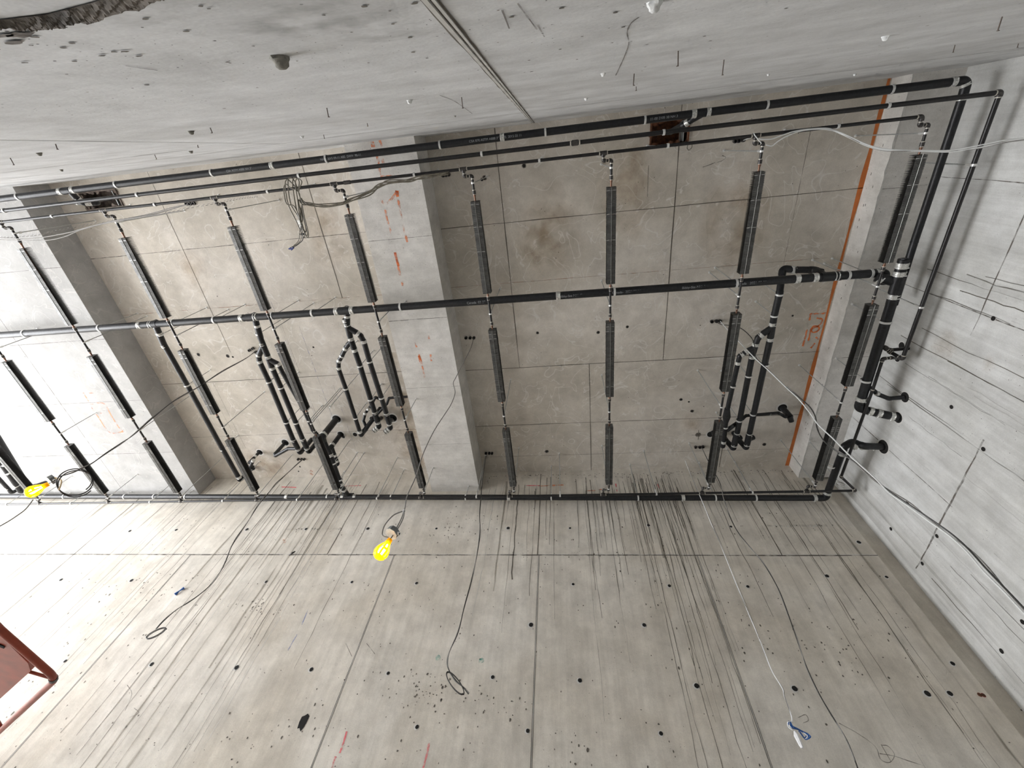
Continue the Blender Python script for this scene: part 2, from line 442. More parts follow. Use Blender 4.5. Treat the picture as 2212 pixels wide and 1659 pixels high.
marks(c, Cz, [[(1486, 312), (1484, 320), (1488, 324), (1494, 319), (1495, 312)], [(1545, 351), (1530, 357), (1518, 361)], [(1560, 336), (1568, 340), (1560, 347), (1552, 350), (1545, 353)]], .008, DN, 'jfine')
for q in ((672, 1018), (673, 1023), (621, 915)): c.disc(Cz(*q) + V(0, 0, -.002), DN, .035, 'oranf', 10, jag=.3)
# empty sleeves and bolt holes in the slab, each with a pale mortar rim
for px, py, r in ((1535, 938, .062), (767, 938.5, .045), (727, 905, .085), (736, 938, .065), (616, 956, .075), (561, 977, .065), (1690, 881, .075), (742, 944, .03), (848, 903, .085), (805, 905, .06), (1570, 886, .05)):
    c.disc(at(px, py, H) + V(0, 0, -.0012), DN, r * 1.35, 'rim', 24, jag=.06); c.disc(at(px, py, H) + V(0, 0, -.0024), DN, r, 'hole', 24)
for px, py in ((1161, 719), (1355, 706), (1292, 718), (1181, 975), (1495, 888), (1488, 868), (1471, 863), (1651, 960), (1712, 682), (429, 766), (492, 769), (503, 771), (677, 750), (560, 628), (648, 1008), (645, 1018), (1132, 358), (1041, 388), (1047, 384)):
    r = random.uniform(.012, .026); c.disc(at(px, py, H) + V(0, 0, -.001), DN, r * 1.5, 'jfine', 14, jag=.1); c.disc(at(px, py, H) + V(0, 0, -.002), DN, r, 'hole', 14, jag=.1)
for px, py, r in ((1378, 345, .10), (1495, 911, .13), (1160, 530, .22), (1190, 500, .3), (560, 1000, .3), (590, 1010, .2), (838, 870, .3), (880, 960, .2), (415, 585, .2), (700, 500, .25), (1590, 480, .35), (1350, 420, .3)):
    c.soft(at(px, py, H) + V(0, 0, -.0005), DN, r * 1.5, 'tan', 1.5)
for l in range(5): c.ribbon([(-3.06, 2.9 + k * .3, H) for k in range(10)], [.22 - .03 * l] * 10, DN, 'tan', .0012 + l * .0003)
struct(c, 'ceiling')

t = MB()
t.box(((XL + SX) / 2, (YN + YF) / 2, (ZS + H + .5) / 2), (SX - XL, YF - YN, H + .5 - ZS), 'slab')
for x, y0, y1 in ((-9.64, -.3, 5.6), (-11.9, -.3, 5.6)): yl(t, x, y0, y1, ZS, .009, 'jfine')
for y in (.86, 2.1, 3.34, 4.56): xl(t, y, -12, SX, ZS, .006, 'jfine')
marks(t, Sz, [[(177, 849.5), (190, 849), (210, 848)], [(181, 850), (186, 858), (192, 868)], [(194, 874), (208, 871), (226, 873), (240, 897), (256, 922), (266, 932)], [(194, 874), (203, 888), (212, 900), (226, 922), (239, 935), (252, 935), (266, 932)], [(216, 893), (226, 890)]], .026, DN, 'oranf')
struct(t, 'trim_1')
t = MB()
t.box(((BX0 + BX1) / 2, (YN + YF) / 2, (ZB + H + .4) / 2), (BX1 - BX0, YF - YN, H + .4 - ZB), 'beam')
for y, w in ((.91, .005), (2.13, .008), (3.355, .005), (4.56, .005)): xl(t, y, BX0 + .005, BX1 - .005, ZB, w, 'jfine')
marks(t, Bz, [[(802, 305), (806, 320)], [(820, 303), (825, 316)], [(834, 302), (832, 309)], [(812, 330), (818, 352), (821, 378)], [(826, 343), (828, 352)], [(822, 382), (850, 380)], [(816, 418), (830, 440), (846, 430), (857, 412)], [(832, 453), (838, 480), (847, 508)], [(857, 414), (864, 452), (870, 485), (880, 523)], [(853, 545), (860, 575), (865, 600)], [(868, 606), (870, 618)], [(897, 735), (900, 750)], [(905, 765), (912, 790), (917, 815)], [(925, 725), (928, 735)], [(930, 765), (932, 780)]], .032, DN, 'oranf')
marks(t, Bz, [[(804, 306), (806, 318)], [(857, 412), (859, 425)], [(853, 545), (861, 575)], [(905, 768), (909, 782)]], .045, DN, 'oran')
struct(t, 'trim_2')
t = MB()
t.box(((RX + XR) / 2, (YN + YF) / 2, (ZR + H + .4) / 2), (XR - RX, YF - YN, H + .4 - ZR), 'beam')
for y in (.9, 3.3): xl(t, y, RX + .005, XR - .02, ZR, .005, 'jfine')
P = [(RX + random.uniform(-.004, .02), YN + (YF - YN) * k / 60, ZR) for k in range(61)]
t.ribbon(P, [random.uniform(.008, .03) for _ in P], DN, 'ridge', .002)
for k in range(26):
    y = random.uniform(-.1, 5.5); t.box((RX - .001, y, random.uniform(7.99, 8.2)), (.004, .03, .006), 'joint')
struct(t, 'trim_3')

w = MB()
xs0 = 4.42
w.box(((XL + xs0) / 2, YF + .15, (H + .5) / 2), (xs0 - XL, .3, H + .5), 'far')
w.box(((xs0 + XR) / 2 + .1, YF + .22, (H + .5) / 2), (XR - xs0 + .2, .3, H + .5), 'far')
F = lambda px, py: aty(px, py, YF)
def wl(mb, fn, a, b_, wd, n, mat, jit=.003, step=.3):
    a, b_ = Vector(a), Vector(b_); k_ = max(2, int((b_ - a).length / step)); dd = (b_ - a).normalized().cross(Vector(n))
    mb.ribbon([a.lerp(b_, k / k_) + dd * random.uniform(-jit, jit) for k in range(k_ + 1)], [wd * random.uniform(.6, 1.3) for _ in range(k_ + 1)], n, mat)
def seam(x, z0, z1):
    for dx, wd, mt in ((-.007, .007, 'joint'), (.007, .005, 'joint'), (0, .007, 'ridge')): wl(w, None, (x + dx, YF, z0), (x + dx, YF, z1), wd, FN_, mt, .0015)
for x in (-2.99, -.557, 1.884, -6.81, -9.25): seam(x, 0, 6.25)
for x, z0, z1 in ((-.575, 6.25, 8.2), (3.1, 6.25, 8.2), (-4.2, 6.25, 8.0), (-9.25, 6.25, 7.7)): wl(w, None, (x, YF, z0), (x, YF, z1), .014, FN_, 'joint', .008)
wl(w, None, (-1.0, YF, 7.9), (-.96, YF, 5.8), .016, FN_, 'joint', .01, .12)
wl(w, None, (XL, YF, 6.25), (xs0, YF, 6.25), .02, FN_, 'jfine', .004)
wl(w, None, (XL, YF, 6.262), (xs0, YF, 6.262), .008, FN_, 'ridge', .003)
for a, b_ in ((3.13, 4.03), (-5.3, -4.2)):
    wl(w, None, (a, YF, 6.82), (b_, YF, 6.82), .05, FN_, 'wash', .006)
    for k in range(14): w.disc((random.uniform(a, b_), YF - .003, 6.82 + random.uniform(-.02, .02)), FN_, random.uniform(.007, .014), random.choice(('joint', 'ridge')), 8)
seamless = [(-3.69, 6.82), (-2.4, 6.81), (-1.11, 6.81), (-.04, 6.8), (1.27, 6.85), (2.57, 6.81), (-3.52, 4.43), (-2.45, 4.42), (-1.08, 4.42), (0, 4.42), (1.36, 4.41), (2.44, 4.42), (3.81, 4.42), (4.04, 4.43), (-.63, 5.1), (.89, 5.13), (-.03, 5.73), (1.35, 5.72), (2.42, 5.72), (-1.9, 3.86), (-.61, 3.88), (.85, 3.92), (4.30, 6.49), (4.31, 5.89), (4.30, 4.75), (-2.45, 5.72), (-3.52, 5.73), (-5.0, 5.72), (-6.1, 6.82), (-7.6, 6.82), (-4.9, 6.82), (-7.5, 5.72), (-8.9, 5.72), (-5.9, 4.42), (-7.3, 4.42), (-4.6, 4.42), (3.55, 5.9), (-8.6, 6.8)]
for x, z in seamless:
    r = random.uniform(.02, .03)
    w.disc((x - .008, YF - .0022, z - .004), FN_, r * 1.35, 'rim', 16, jag=.08); w.disc((x, YF - .0034, z), FN_, r, 'hole', 16, jag=.06)
w.disc(F(655, 1560) + V(0, -.003, 0), FN_, .05, 'hole', 10, sy=1.8, jag=.3)
for q in ((2116, 1501), (2124, 1502)): w.disc(F(*q) + V(0, -.003, 0), FN_, .022, 'pink', 12); w.disc(F(*q) + V(0, -.0035, 0), FN_, .02, 'rust', 12)
for q in ((1040, 1427), (946, 1421)): w.disc(F(*q) + V(0, -.003, 0), FN_, .035, 'teal', 12, jag=.2)
w.disc(F(1037, 1424) + V(0, -.004, 0), FN_, .008, 'hole', 8)
marks(w, F, [[(749, 1580), (741, 1608), (734, 1627)], [(725, 1634), (717, 1659)], [(927, 1605), (922, 1630), (914, 1659)]], .022, FN_, 'pink')
marks(w, F, [[(1136, 1049), (1165, 1049), (1163, 1050)], [(1330, 1045), (1333, 1062)], [(1420, 1046), (1425, 1056)], [(608, 1052), (640, 1053)], [(745, 1050), (780, 1049)]], .018, FN_, 'pink', .5)
marks(w, F, [[(1168, 1050), (1190, 1049), (1217, 1048)], [(1265, 1061), (1300, 1058)], [(612, 1165), (616, 1172)]], .03, FN_, 'oranf', .5)
marks(w, F, [[(669, 1308), (652, 1350)], [(642, 1370), (622, 1405)]], .014, FN_, 'chalk', .5)
marks(w, F, [[(747, 1390), (760, 1418)], [(1812, 1562), (1850, 1583), (1890, 1612), (1902, 1640), (1922, 1647), (1932, 1630), (1918, 1612), (1905, 1610)], [(1900, 1628), (1930, 1633), (1960, 1643), (1995, 1654)], [(1903, 1608), (1925, 1646)], [(270, 1535), (285, 1500), (275, 1480)], [(280, 1550), (300, 1540), (290, 1530)], [(1725, 1550), (1740, 1544), (1746, 1556), (1735, 1562)], [(792, 1390), (810, 1413)]], .006, FN_, 'jfine')
def drip(x, z0, z1, wd, mat):
    n = max(3, int((z0 - z1) / .16)); xx = x; P = []
    for k in range(n + 1):
        P.append((xx, YF, z0 + (z1 - z0) * k / n)); xx += random.gauss(0, .006)
    ww = [wd * random.uniform(.7, 1.25) * (1 - .5 * k / n) for k in range(n + 1)]
    for l in range(4 if wd > .03 else 1): w.ribbon(P, [q * (1 - .24 * l) for q in ww], FN_, mat, random.uniform(.0016, .0032))
for x0, x1, nn, lo in ((.1, 1.0, 24, 6.4), (1.0, 1.95, 66, 5.7), (1.95, 3.2, 26, 5.8), (-1.7, -.2, 26, 6.2), (-6.4, -5.4, 20, 4.2), (-5.4, -4.3, 34, 4.0), (-4.3, -3.4, 10, 5.6), (-8.2, -6.4, 16, 3.6), (3.4, 4.35, 14, 5.0), (-11.5, -8.2, 20, 3.6)):
    for k in range(nn):
        x = random.uniform(x0, x1); z0 = random.uniform(7.7, 8.2); z1 = max(2.6, z0 - abs(random.gauss(.5, 1)) * (z0 - lo) * .75 - .25)
        drip(x, z0, z1, random.uniform(.004, .014), random.choice(('drip', 'drip', 'wash', 'drip' if x > 0 else 'dripw')))
for x, z1, wd in ((1.18, 3.6, .012), (1.42, 2.4, .010), (1.60, 2.6, .012), (1.29, 3.4, .012), (.78, 5.9, .012), (1.73, 3.8, .008), (3.3, 3.6, .008), (3.86, 2.7, .009), (4.02, 2.4, .007), (-6.0, 3.4, .01), (-5.75, 3.2, .012), (-7.2, 3.6, .008), (-8.1, 4.4, .008)): drip(x, 7.9, z1, wd, 'drip')
for x, z0, z1, wd in ((-5.16, 8, 2.8, .10), (-5.02, 7.9, 4.4, .07), (-5.32, 7.8, 3.2, .05), (-4.86, 8.0, 3.5, .05), (-4.66, 7.9, 5.5, .09), (-5.62, 7.6, 3.0, .06), (-6.35, 7.8, 3.6, .05), (-9.9, 7.6, 4.8, .12), (-9.1, 7.6, 5.2, .10), (-1.25, 8.0, 5.6, .05), (1.35, 8.0, 6.2, .08), (4.2, 8.0, 2.0, .06)): drip(x, z0, z1, wd, 'wash')
for k in range(230):
    x = random.uniform(-1.7, 4.1); w.disc((x, YF - .003, 8.18 - abs(random.gauss(0, .07))), FN_, random.uniform(.005, .016), random.choice(('joint', 'rough', 'ridge')), 7, sy=.6, jag=.3)
for k in range(900):
    x = random.uniform(-8, 4.3); z = random.uniform(2.2, 7.6)
    w.disc((x, YF - .0027, z), FN_, random.uniform(.003, .0085) * (1.3 if random.random() < .12 else 1), 'joint', 6, sy=random.uniform(.5, 2.2), jag=.3)
for cx_, cz_, n_, sp in ((-7.6, 5.5, 45, .7), (-4.9, 5.3, 30, .25), (-1.9, 4.25, 50, .22), (-1.0, 4.1, 25, .3), (2.9, 4.9, 55, .55), (-2.0, 6.9, 40, .35), (.2, 6.2, 30, .5), (-8.8, 4.6, 25, .4), (.3, 3.5, 40, .9), (-3.4, 3.6, 30, .6)):
    for k in range(n_): w.disc((cx_ + random.gauss(0, sp), YF - .0028, cz_ + random.gauss(0, sp * .45)), FN_, random.uniform(.004, .012), 'joint', 7, sy=random.uniform(.5, 1.8), jag=.35)
struct(w, 'wall_far')

w = MB()
w.box(((XL + XR) / 2, YN - .15, (H + .5) / 2), (XR - XL + .4, .3, H + .5), 'near')
Nw = lambda px, py: aty(px, py, YN)
for dx, wd, mt in ((-.016, .010, 'joint'), (.016, .009, 'joint'), (.004, .006, 'joint')): wl(w, None, (-.255 + dx, YN, 0), (-.255 + dx, YN, 8.25), wd, NNN, mt, .002, .1)
w.box((-.262, YN + .002, 4.1), (.012, .008, 8.2), 'ridge'); w.box((-.245, YN + .002, 4.1), (.008, .006, 8.2), 'ridge')
wl(w, None, (-2.70, YN, 0), (-2.70, YN, 6.25), .010, NNN, 'joint', .001)
wl(w, None, (XL, YN, 6.25), (XR, YN, 6.25), .012, NNN, 'joint', .003, .15)
wl(w, None, (-8, YN, 5.2), (-3.2, YN, 5.6), .02, NNN, 'jfine', .02, .3)
marks(w, Nw, [[(1700, 158), (1800, 133), (1880, 118), (1960, 100)], [(1975, 95), (2040, 76), (2107, 55)], [(2170, 42), (2212, 30)]], .007, NNN, 'dripw')
marks(w, Nw, [[(1380, 35), (1362, 50), (1355, 70), (1358, 95), (1345, 130), (1330, 162)], [(1118, 5), (1140, 35), (1160, 62)], [(1162, 53), (1176, 78)], [(950, 205), (985, 220), (1020, 245)], [(1100, 60), (1085, 20)], [(270, 140), (300, 145), (340, 150)]], .005, NNN, 'jfine')
for q in ((640, 25), (760, 45), (850, 70), (660, 60), (560, 60), (250, 30)): w.soft(Nw(*q) + V(0, .0006, 0), NNN, .16, 'grime', .6)
# honeycombed patches and the broken edge high on the left
up_ = [(-60, 28), (0, 40), (60, 33), (100, 28), (150, 15), (200, 2), (260, -20), (340, -45)]
lo_ = [(-60, 62), (0, 50), (60, 58), (115, 61), (150, 49), (200, 50), (225, 36), (300, 14), (360, -10)]
def lerpl(L_, t):
    k = t * (len(L_) - 1); i = min(int(k), len(L_) - 2); f = k - i
    return tuple(L_[i][j] * (1 - f) + L_[i + 1][j] * f for j in (0, 1))
n1, n2 = 70, 9; vs = []; fs = []; JW = 0
for i in range(n1 + 1):
    a, b_ = lerpl(up_, i / n1), lerpl(lo_, i / n1)
    JW = JW * .85 + random.uniform(-.035, .035); jit = JW + .05 * math.sin(i * .43)
    for j in range(n2 + 1):
        f = j / n2; f2 = min(1.15, max(-.1, f + (jit if 0 < j else 0)))
        p = Nw(a[0] * (1 - f2) + b_[0] * f2, a[1] * (1 - f2) + b_[1] * f2)
        hh = 0.002 + (0 if j in (0, n2) else (.003 + .007 * math.sin(i * .5 + j * .8)**2 + random.uniform(0, .004)) * math.sin(math.pi * f))
        vs.append(p + V(0, hh, 0))
for i in range(n1):
    for j in range(n2): fs.append([i * (n2 + 1) + j, (i + 1) * (n2 + 1) + j, (i + 1) * (n2 + 1) + j + 1, i * (n2 + 1) + j + 1])
w.add(vs, fs, 'rough')
marks(w, Nw, [[(-40, 15), (40, 20), (110, 20), (160, 8)]], .09, NNN, 'tan')
for px, py, r in ((40, 72, .03), (30, 88, .022), (5, 73, .02), (270, 108, .012), (300, 118, .01), (52, 132, .01), (220, 117, .01)): w.disc(Nw(px, py) + V(0, .003, 0), NNN, r, 'rough', 10, sy=.5, jag=.4)
for k in range(90):
    px, py = random.uniform(0, 2100), random.uniform(5, 250)
    if py > 330 - px * .1: continue
    w.disc(Nw(px, py) + V(0, .002, 0), NNN, random.uniform(.003, .008), 'joint', 8, jag=.3)
struct(w, 'wall_near')

w = MB()
w.box((XR + .15, (YN + YF) / 2 + .1, (H + .5) / 2), (.3, YF - YN + .6, H + .5), 'right')
Rw = lambda px, py: atx(px, py, XR)
for y, z0, z1 in ((.80, 5.6, 8.0), (2.13, 4.4, 7.9), (4.4, 5.9, 7.9)): wl(w, None, (XR, y, z0), (XR, y, z1), .010, RN, 'jfine', .004)
wl(w, None, (XR, 3.4, 5.94), (XR, 5.6, 5.94), .022, RN, 'jfine', .006, .12)
wl(w, None, (XR, .2, 6.6), (XR, 2.4, 6.6), .012, RN, 'jfine', .005, .2)
for y, z in ((4.86, 6.45), (5.45, 6.51), (4.91, 5.9), (5.44, 5.9), (4.9, 4.75), (5.42, 4.74), (2.13, 6.44), (3.28, 6.45), (3.5, 5.9)):
    w.disc((XR - .002, y, z), RN, .030, 'rim', 18); w.disc((XR - .0035, y, z), RN, .026, 'hole', 18)
for px, py, r in ((1948, 747, .05), (1939, 774, .048), (1955, 858, .07), (1940, 902, .075), (1908, 965, .10)):
    p = Rw(px, py); w.disc(p + V(-.002, 0, 0), RN, r * 1.3, 'rim', 24, jag=.08); w.disc(p + V(-.0035, 0, 0), RN, r * 1.04, 'hole', 24)
for px, py, r in ((2040, 745, .16), (2130, 785, .08)): w.soft(Rw(px, py) + V(-.0006, 0, 0), RN, r * 1.2, 'tan')
for k in range(40):
    y = random.uniform(1.5, 5.6); z0 = random.uniform(5, 7.9); z1 = z0 - random.uniform(.4, 2.6); n = 10
    P = [(XR, y + random.gauss(0, .006), z0 + (z1 - z0) * i / n) for i in range(n + 1)]
    w.ribbon(P, random.uniform(.004, .012), RN, random.choice(('drip', 'wash')), random.uniform(.0015, .003))
for y, wd in ((5.58, .16), (5.40, .05)): w.ribbon([(XR, y, 7.7 - k * .4) for k in range(16)], [wd * random.uniform(.7, 1.2) for k in range(16)], RN, 'wash', .0022)
struct(w, 'wall_right')

w = MB()
w.box((XL - .15, (YN + YF) / 2, 8.1), (.3, YF - YN + .6, 1.2), 'slab')
struct(w, 'wall_left')
w = MB(); w.box(((XL + XR) / 2, (YN + YF) / 2, -.1), (XR - XL + .6, YF - YN + .9, .2), 'floor'); struct(w, 'floor')

# ================================================================== PIPEWORK
def band(root, p, d, r, wd=.055, name='coupling'):
    """stainless no-hub coupling: sleeve, two straps, screw housings"""
    p, d = Vector(p), Vector(d).normalized(); b = MB()
    b.cyl(p - d * wd / 2, p + d * wd / 2, r * 1.07, 'band', 20)
    for s in (-1, 1):
        q = p + d * s * wd * .30; b.cyl(q - d * wd * .09, q + d * wd * .09, r * 1.13, 'band', 20)
        side = d.cross(V(0, 0, 1)); side = side.normalized() if side.length > .1 else V(1, 0, 0)
        dn = (V(0, 0, -1) - d * V(0, 0, -1).dot(d)); dn = dn.normalized() if dn.length > .1 else V(0, -1, 0)
        e = q + (dn * .9 + side * .45 * s).normalized() * r * 1.17
        b.cyl(e - side * r * .2, e + side * r * .2, r * .12, 'zinc', 8)
    return b.build(name, root)
def gasket(root, p, d, r):
    p, d = Vector(p), Vector(d).normalized()
    return MB().cyl(p - d * .006, p + d * .006, r * 1.13, 'tape', 18).build('pipe_collar', root)
def plumb(root, pts, r, mat='iron', R=None, bands=(), elbows=True, hw=1.07, ebands=False, bw=.055):
    """straight lengths are children named pipe, bends children named elbow"""
    R = R or r * 2.4; pts = [Vector(p) for p in pts]
    for i in range(len(pts) - 1):
        a, c_ = pts[i], pts[i + 1]; d = (c_ - a); L_ = d.length; d.normalize()
        ta = tb = 0
        if i > 0: ang = (pts[i - 1] - a).angle(d); ta = min(R / math.tan(ang / 2) if ang < 3.1 else 0, (pts[i - 1] - a).length * .48, L_ * .48)
        if i < len(pts) - 2: ang = (-d).angle(pts[i + 2] - c_); tb = min(R / math.tan(ang / 2) if ang < 3.1 else 0, (pts[i + 2] - c_).length * .48, L_ * .48)
        if L_ - ta - tb > .012: MB().cyl(a + d * ta * .9, c_ - d * tb * .9, r, mat, 20).build('pipe', root)
        if i < len(pts) - 2 and tb > 0:
            d2 = (pts[i + 2] - c_).normalized(); P = fillet([c_ - d * tb * 1.06, c_, c_ + d2 * tb * 1.06], R, 8)
            MB().tube(P, r * hw, mat if mat != 'steel' else 'fit', 20).build('elbow', root)
            if ebands:
                band(root, c_ - d * (tb * 1.06 + bw * .2), d, r * hw, bw); band(root, c_ + d2 * (tb * 1.06 + bw * .2), d2, r * hw, bw)
            elif mat == 'steel':
                gasket(root, c_ - d * tb * 1.15, d, r); gasket(root, c_ + d2 * tb * 1.15, d2, r)
def wye(root, p, d, q, r, r2=None, name='wye_fitting', l1=.12, l2=.12):
    """body along d through p, branch reaching to q"""
    p, d, q = Vector(p), Vector(d).normalized(), Vector(q); r2 = r2 or r
    b = MB(); b.cyl(p - d * l1, p + d * l2, r * 1.08, 'iron', 20); b.tube([p - d * l1 * .55, q], [r * .95, r2 * 1.08], 'iron', 20)
    return b.build(name, root)
HN = [0]
def hanger(p, d, r, label, group, rodx=0.0, wide=.012, ring=True):
    """ceiling rod with a split ring round the pipe at p"""
    p, d = Vector(p), Vector(d).normalized(); zt = ztop(p.x, p.y)
    t = thing('pipe_hanger', label, 'pipe hanger', (p.x, p.y, zt), group)
    MB().cyl((p.x, p.y, zt), (p.x, p.y, p.z + r * .9), .0065, 'rodm', 8).build('rod', t)
    b = MB(); b.cyl((p.x, p.y, zt - .006), (p.x, p.y, zt), .018, 'zinc', 12); b.cyl((p.x, p.y, zt - .03), (p.x, p.y, zt - .006), .0095, 'zinc', 6); b.build('anchor', t)
    b = MB(); b.pipe(p - d * wide, p + d * wide, r + .007, r + .0005, 'zinc', 22); b.cyl((p.x, p.y, p.z + r + .002), (p.x, p.y, p.z + r + .045), .011, 'zinc', 8)
    if r < .03: b.cyl((p.x, p.y, p.z + r + .03), (p.x, p.y, p.z + r + .075), .014, 'zinc', 6)
    b.build('clamp', t)
    return t
def proj_label(i, n): return ORDN[i] if i < len(ORDN) else str(i + 1) + 'th'
def near_x(pxs, fn):   # pixels of hanger clamps -> x on the line
    return [fn(*q).x for q in pxs]

# ---- 1  big drain along the near wall
YP1, ZP1, R1 = -.168, 7.42, .041
d1 = thing('drain_pipe', 'thick black drain line nearest the top wall, ending in the upper right elbow', 'drain pipe', (4.33, YP1, ZP1))
wyx = at(1516, 240, ZP1).x; wx2 = at(147, 415, ZP1).x
cps = sorted([at(588, 355, ZP1).x, at(1085, 295, ZP1).x, at(1499, 242, ZP1).x, at(1530, 238, ZP1).x, wx2 - .10, wx2 + .10])
ends = [-15.0] + cps + [4.22]
for a, b_ in zip(ends[:-1], ends[1:]): MB().cyl((a, YP1, ZP1), (b_, YP1, ZP1), R1, 'iron', 22).build('pipe', d1)
for x in cps: band(d1, (x, YP1, ZP1), (1, 0, 0), R1, .052)
E1 = V(4.33, YP1, ZP1)
P = fillet([E1 + V(-.12, 0, 0), E1, E1 + V(.015, .14, .01)], .10, 10); MB().tube(P, R1 * 1.08, 'iron', 22).build('elbow', d1)
band(d1, E1 + V(-.135, 0, 0), (1, 0, 0), R1 * 1.04, .05); band(d1, E1 + V(-.01, .035, 0), (.5, 1, 0), R1 * 1.04, .03)
band(d1, E1 + V(.012, .155, .008), (0, 1, 0), R1 * 1.04, .05)
plumb(d1, [E1 + V(.015, .15, .01), V(4.42, 1.5, 7.52), V(4.42, 2.2, 7.50)], R1)
q = at(1489, 262, 7.55)
wye(d1, (wyx, YP1, ZP1), (-1, 0, 0), (wyx - .09, YP1 + .055, ZP1 + .08), R1, .036, l1=.05, l2=.05)
plumb(d1, [(wyx - .05, YP1 + .04, ZP1 + .06), (wyx - .16, YP1 + .10, ZP1 + .17), (wyx - .17, -.02, H - .2), (wyx - .17, -.02, H - .001)], .034, R=.07)
band(d1, (wyx - .115, YP1 + .075, ZP1 + .12), (-1, .6, 1), .036, .045)
wye(d1, (wx2, YP1, ZP1), (-1, 0, 0), (wx2, YP1 + .09, ZP1 + .06), R1, .036, l1=.06, l2=.06)
plumb(d1, [(wx2, YP1 + .05, ZP1 + .04), (wx2 + .02, YP1 + .17, ZP1 + .10), (wx2 + .16, YP1 + .19, ZP1 + .2), (-6.95, -.02, ZP1 + .3), (-6.95, -.02, H - .001)], .034, R=.06, ebands=True, bw=.04)
# cast lettering on the drain
def letters(parent, txt, p, size, mat='ink', rz=0.0):
    cu = D.curves.new('printed_text', 'FONT'); cu.body = txt; cu.size = size; cu.align_x = 'LEFT'
    o = D.objects.new('printed_text', cu); COL.objects.link(o); cu.materials.append(MT[mat])
    dg = bpy.context.evaluated_depsgraph_get(); dg.update()
    me = D.meshes.new_from_object(o.evaluated_get(dg)); D.objects.remove(o); D.curves.remove(cu)
    o = D.objects.new('printed_text', me); COL.objects.link(o)
    o.parent = parent; o.location = Vector(p) - ORG[parent.name]; o.rotation_euler = (math.pi, 0, rz)
    return o
for x, s in ((-2.9, 'NH 3 2015 09-11 ABS  DWV  90-11'), (-1.0, 'CSA B70 ASTM A888 3" 11.05  2015 03 11'), (1.1, '11-00 2105 30 NH 3'), (-4.2, 'CSA ASTM A888 NH 3"')):
    letters(d1, s, (x, YP1 + .014, ZP1 - R1 - .0012), .036)
xs = near_x([(40, 424), (252, 398), (458, 371), (704, 338), (950, 309), (1178, 283), (1393, 254), (1657, 223), (1926, 192)], lambda a, b_: at(a, b_, ZP1))
for i, x in enumerate(xs): hanger((x, YP1, ZP1), (1, 0, 0), R1, 'thin ring hanger on the thick drain beside the top wall, %s from the left' % proj_label(i, 9), 'hangers of the drain along the top wall', wide=.011)

# ---- 2  supply pipe and its turn along the right wall
R2, Z2, Y2 = .023, 7.11, -.02
d2 = thing('supply_pipe', 'slim black supply line under the top drain, turning down along the right wall', 'water pipe', (4.44, Y2, Z2))
MB().cyl((-15, Y2, Z2), (at(1242, 305, Z2).x, Y2, Z2), R2, 'steel', 16).build('pipe', d2)
MB().cyl((at(1242, 305, Z2).x, Y2, Z2), (4.40, Y2, Z2), R2, 'steel', 16).build('pipe', d2)
x = at(1242, 305, Z2).x; MB().cyl((x - .035, Y2, Z2), (x + .035, Y2, Z2), R2 * 1.3, 'fit', 16).build('coupling', d2)
for s in (-.05, .05): gasket(d2, (x + s, Y2, Z2), (1, 0, 0), R2)
plumb(d2, [(4.36, Y2, Z2), (4.44, Y2, Z2), (4.455, 2.93, Z2), (4.40, 2.90, Z2 + .16), (4.30, 2.82, Z2 + .18), (4.44, 2.9, Z2 + .22), (4.672, 2.9, Z2 + .24)], R2, 'steel', R=.035, hw=1.3)
xs = near_x([(12, 459), (298, 422), (645, 377), (1040, 329), (1434, 282), (1920, 224)], lambda a, b_: at(a, b_, Z2))
for i, x in enumerate(xs): hanger((x, Y2, Z2), (1, 0, 0), R2, 'split ring hanger on the slim supply line beside the top drain, %s from the left' % proj_label(i, 6), 'hangers of the slim supply line')
for i, (px, py) in enumerate(((2106, 356), (1985, 664))):
    p = at(px, py, Z2); hanger((4.448, p.y, Z2), (0, 1, 0), R2, 'ring hanger on the slim pipe beside the right wall, %s one' % ('upper', 'lower')[i], 'hangers of the slim right wall pipe')

# ---- 3  header the radiators hang from at the near side
R3, Z3, Y3 = .0172, 7.09, .113
d3 = thing('header_pipe', 'thin black header feeding the upper ends of the finned radiators', 'water pipe', (3.74, Y3, Z3))
MB().cyl((-15, Y3, Z3), (-2.5, Y3, Z3), R3, 'steel', 14).build('pipe', d3); MB().cyl((-2.5, Y3, Z3), (3.745, Y3, Z3), R3, 'steel', 14).build('pipe', d3)
MB().cyl((-2.54, Y3, Z3), (-2.46, Y3, Z3), R3 * 1.3, 'fit', 14).build('coupling', d3)
xs = near_x([(114, 468), (336, 444), (580, 418), (895, 378), (1165, 348), (1443, 313), (1811, 270)], lambda a, b_: at(a, b_, Z3))
for i, x in enumerate(xs): hanger((x, Y3, Z3), (1, 0, 0), R3, 'rod hanger on the thin radiator header under the top drain, %s from the left' % proj_label(i, 7), 'hangers of the upper radiator header')
MB().tube(fillet([(3.73, Y3, Z3), (3.77, Y3, Z3), (3.77, Y3 + .04, Z3 - .005)], .03), R3 * 1.35, 'fit', 14).build('elbow', d3)
gasket(d3, (3.725, Y3, Z3), (1, 0, 0), R3)
for k in range(-8, 2):   # tees
    x = .64 + 1.61 * k - .09
    MB().cyl((x - .038, Y3, Z3), (x + .038, Y3, Z3), R3 * 1.35, 'fit', 14).cyl((x, Y3, Z3), (x, Y3 + .035, Z3), R3 * 1.35, 'fit', 14).build('tee', d3)
    gasket(d3, (x - .042, Y3, Z3), (1, 0, 0), R3); gasket(d3, (x + .042, Y3, Z3), (1, 0, 0), R3)

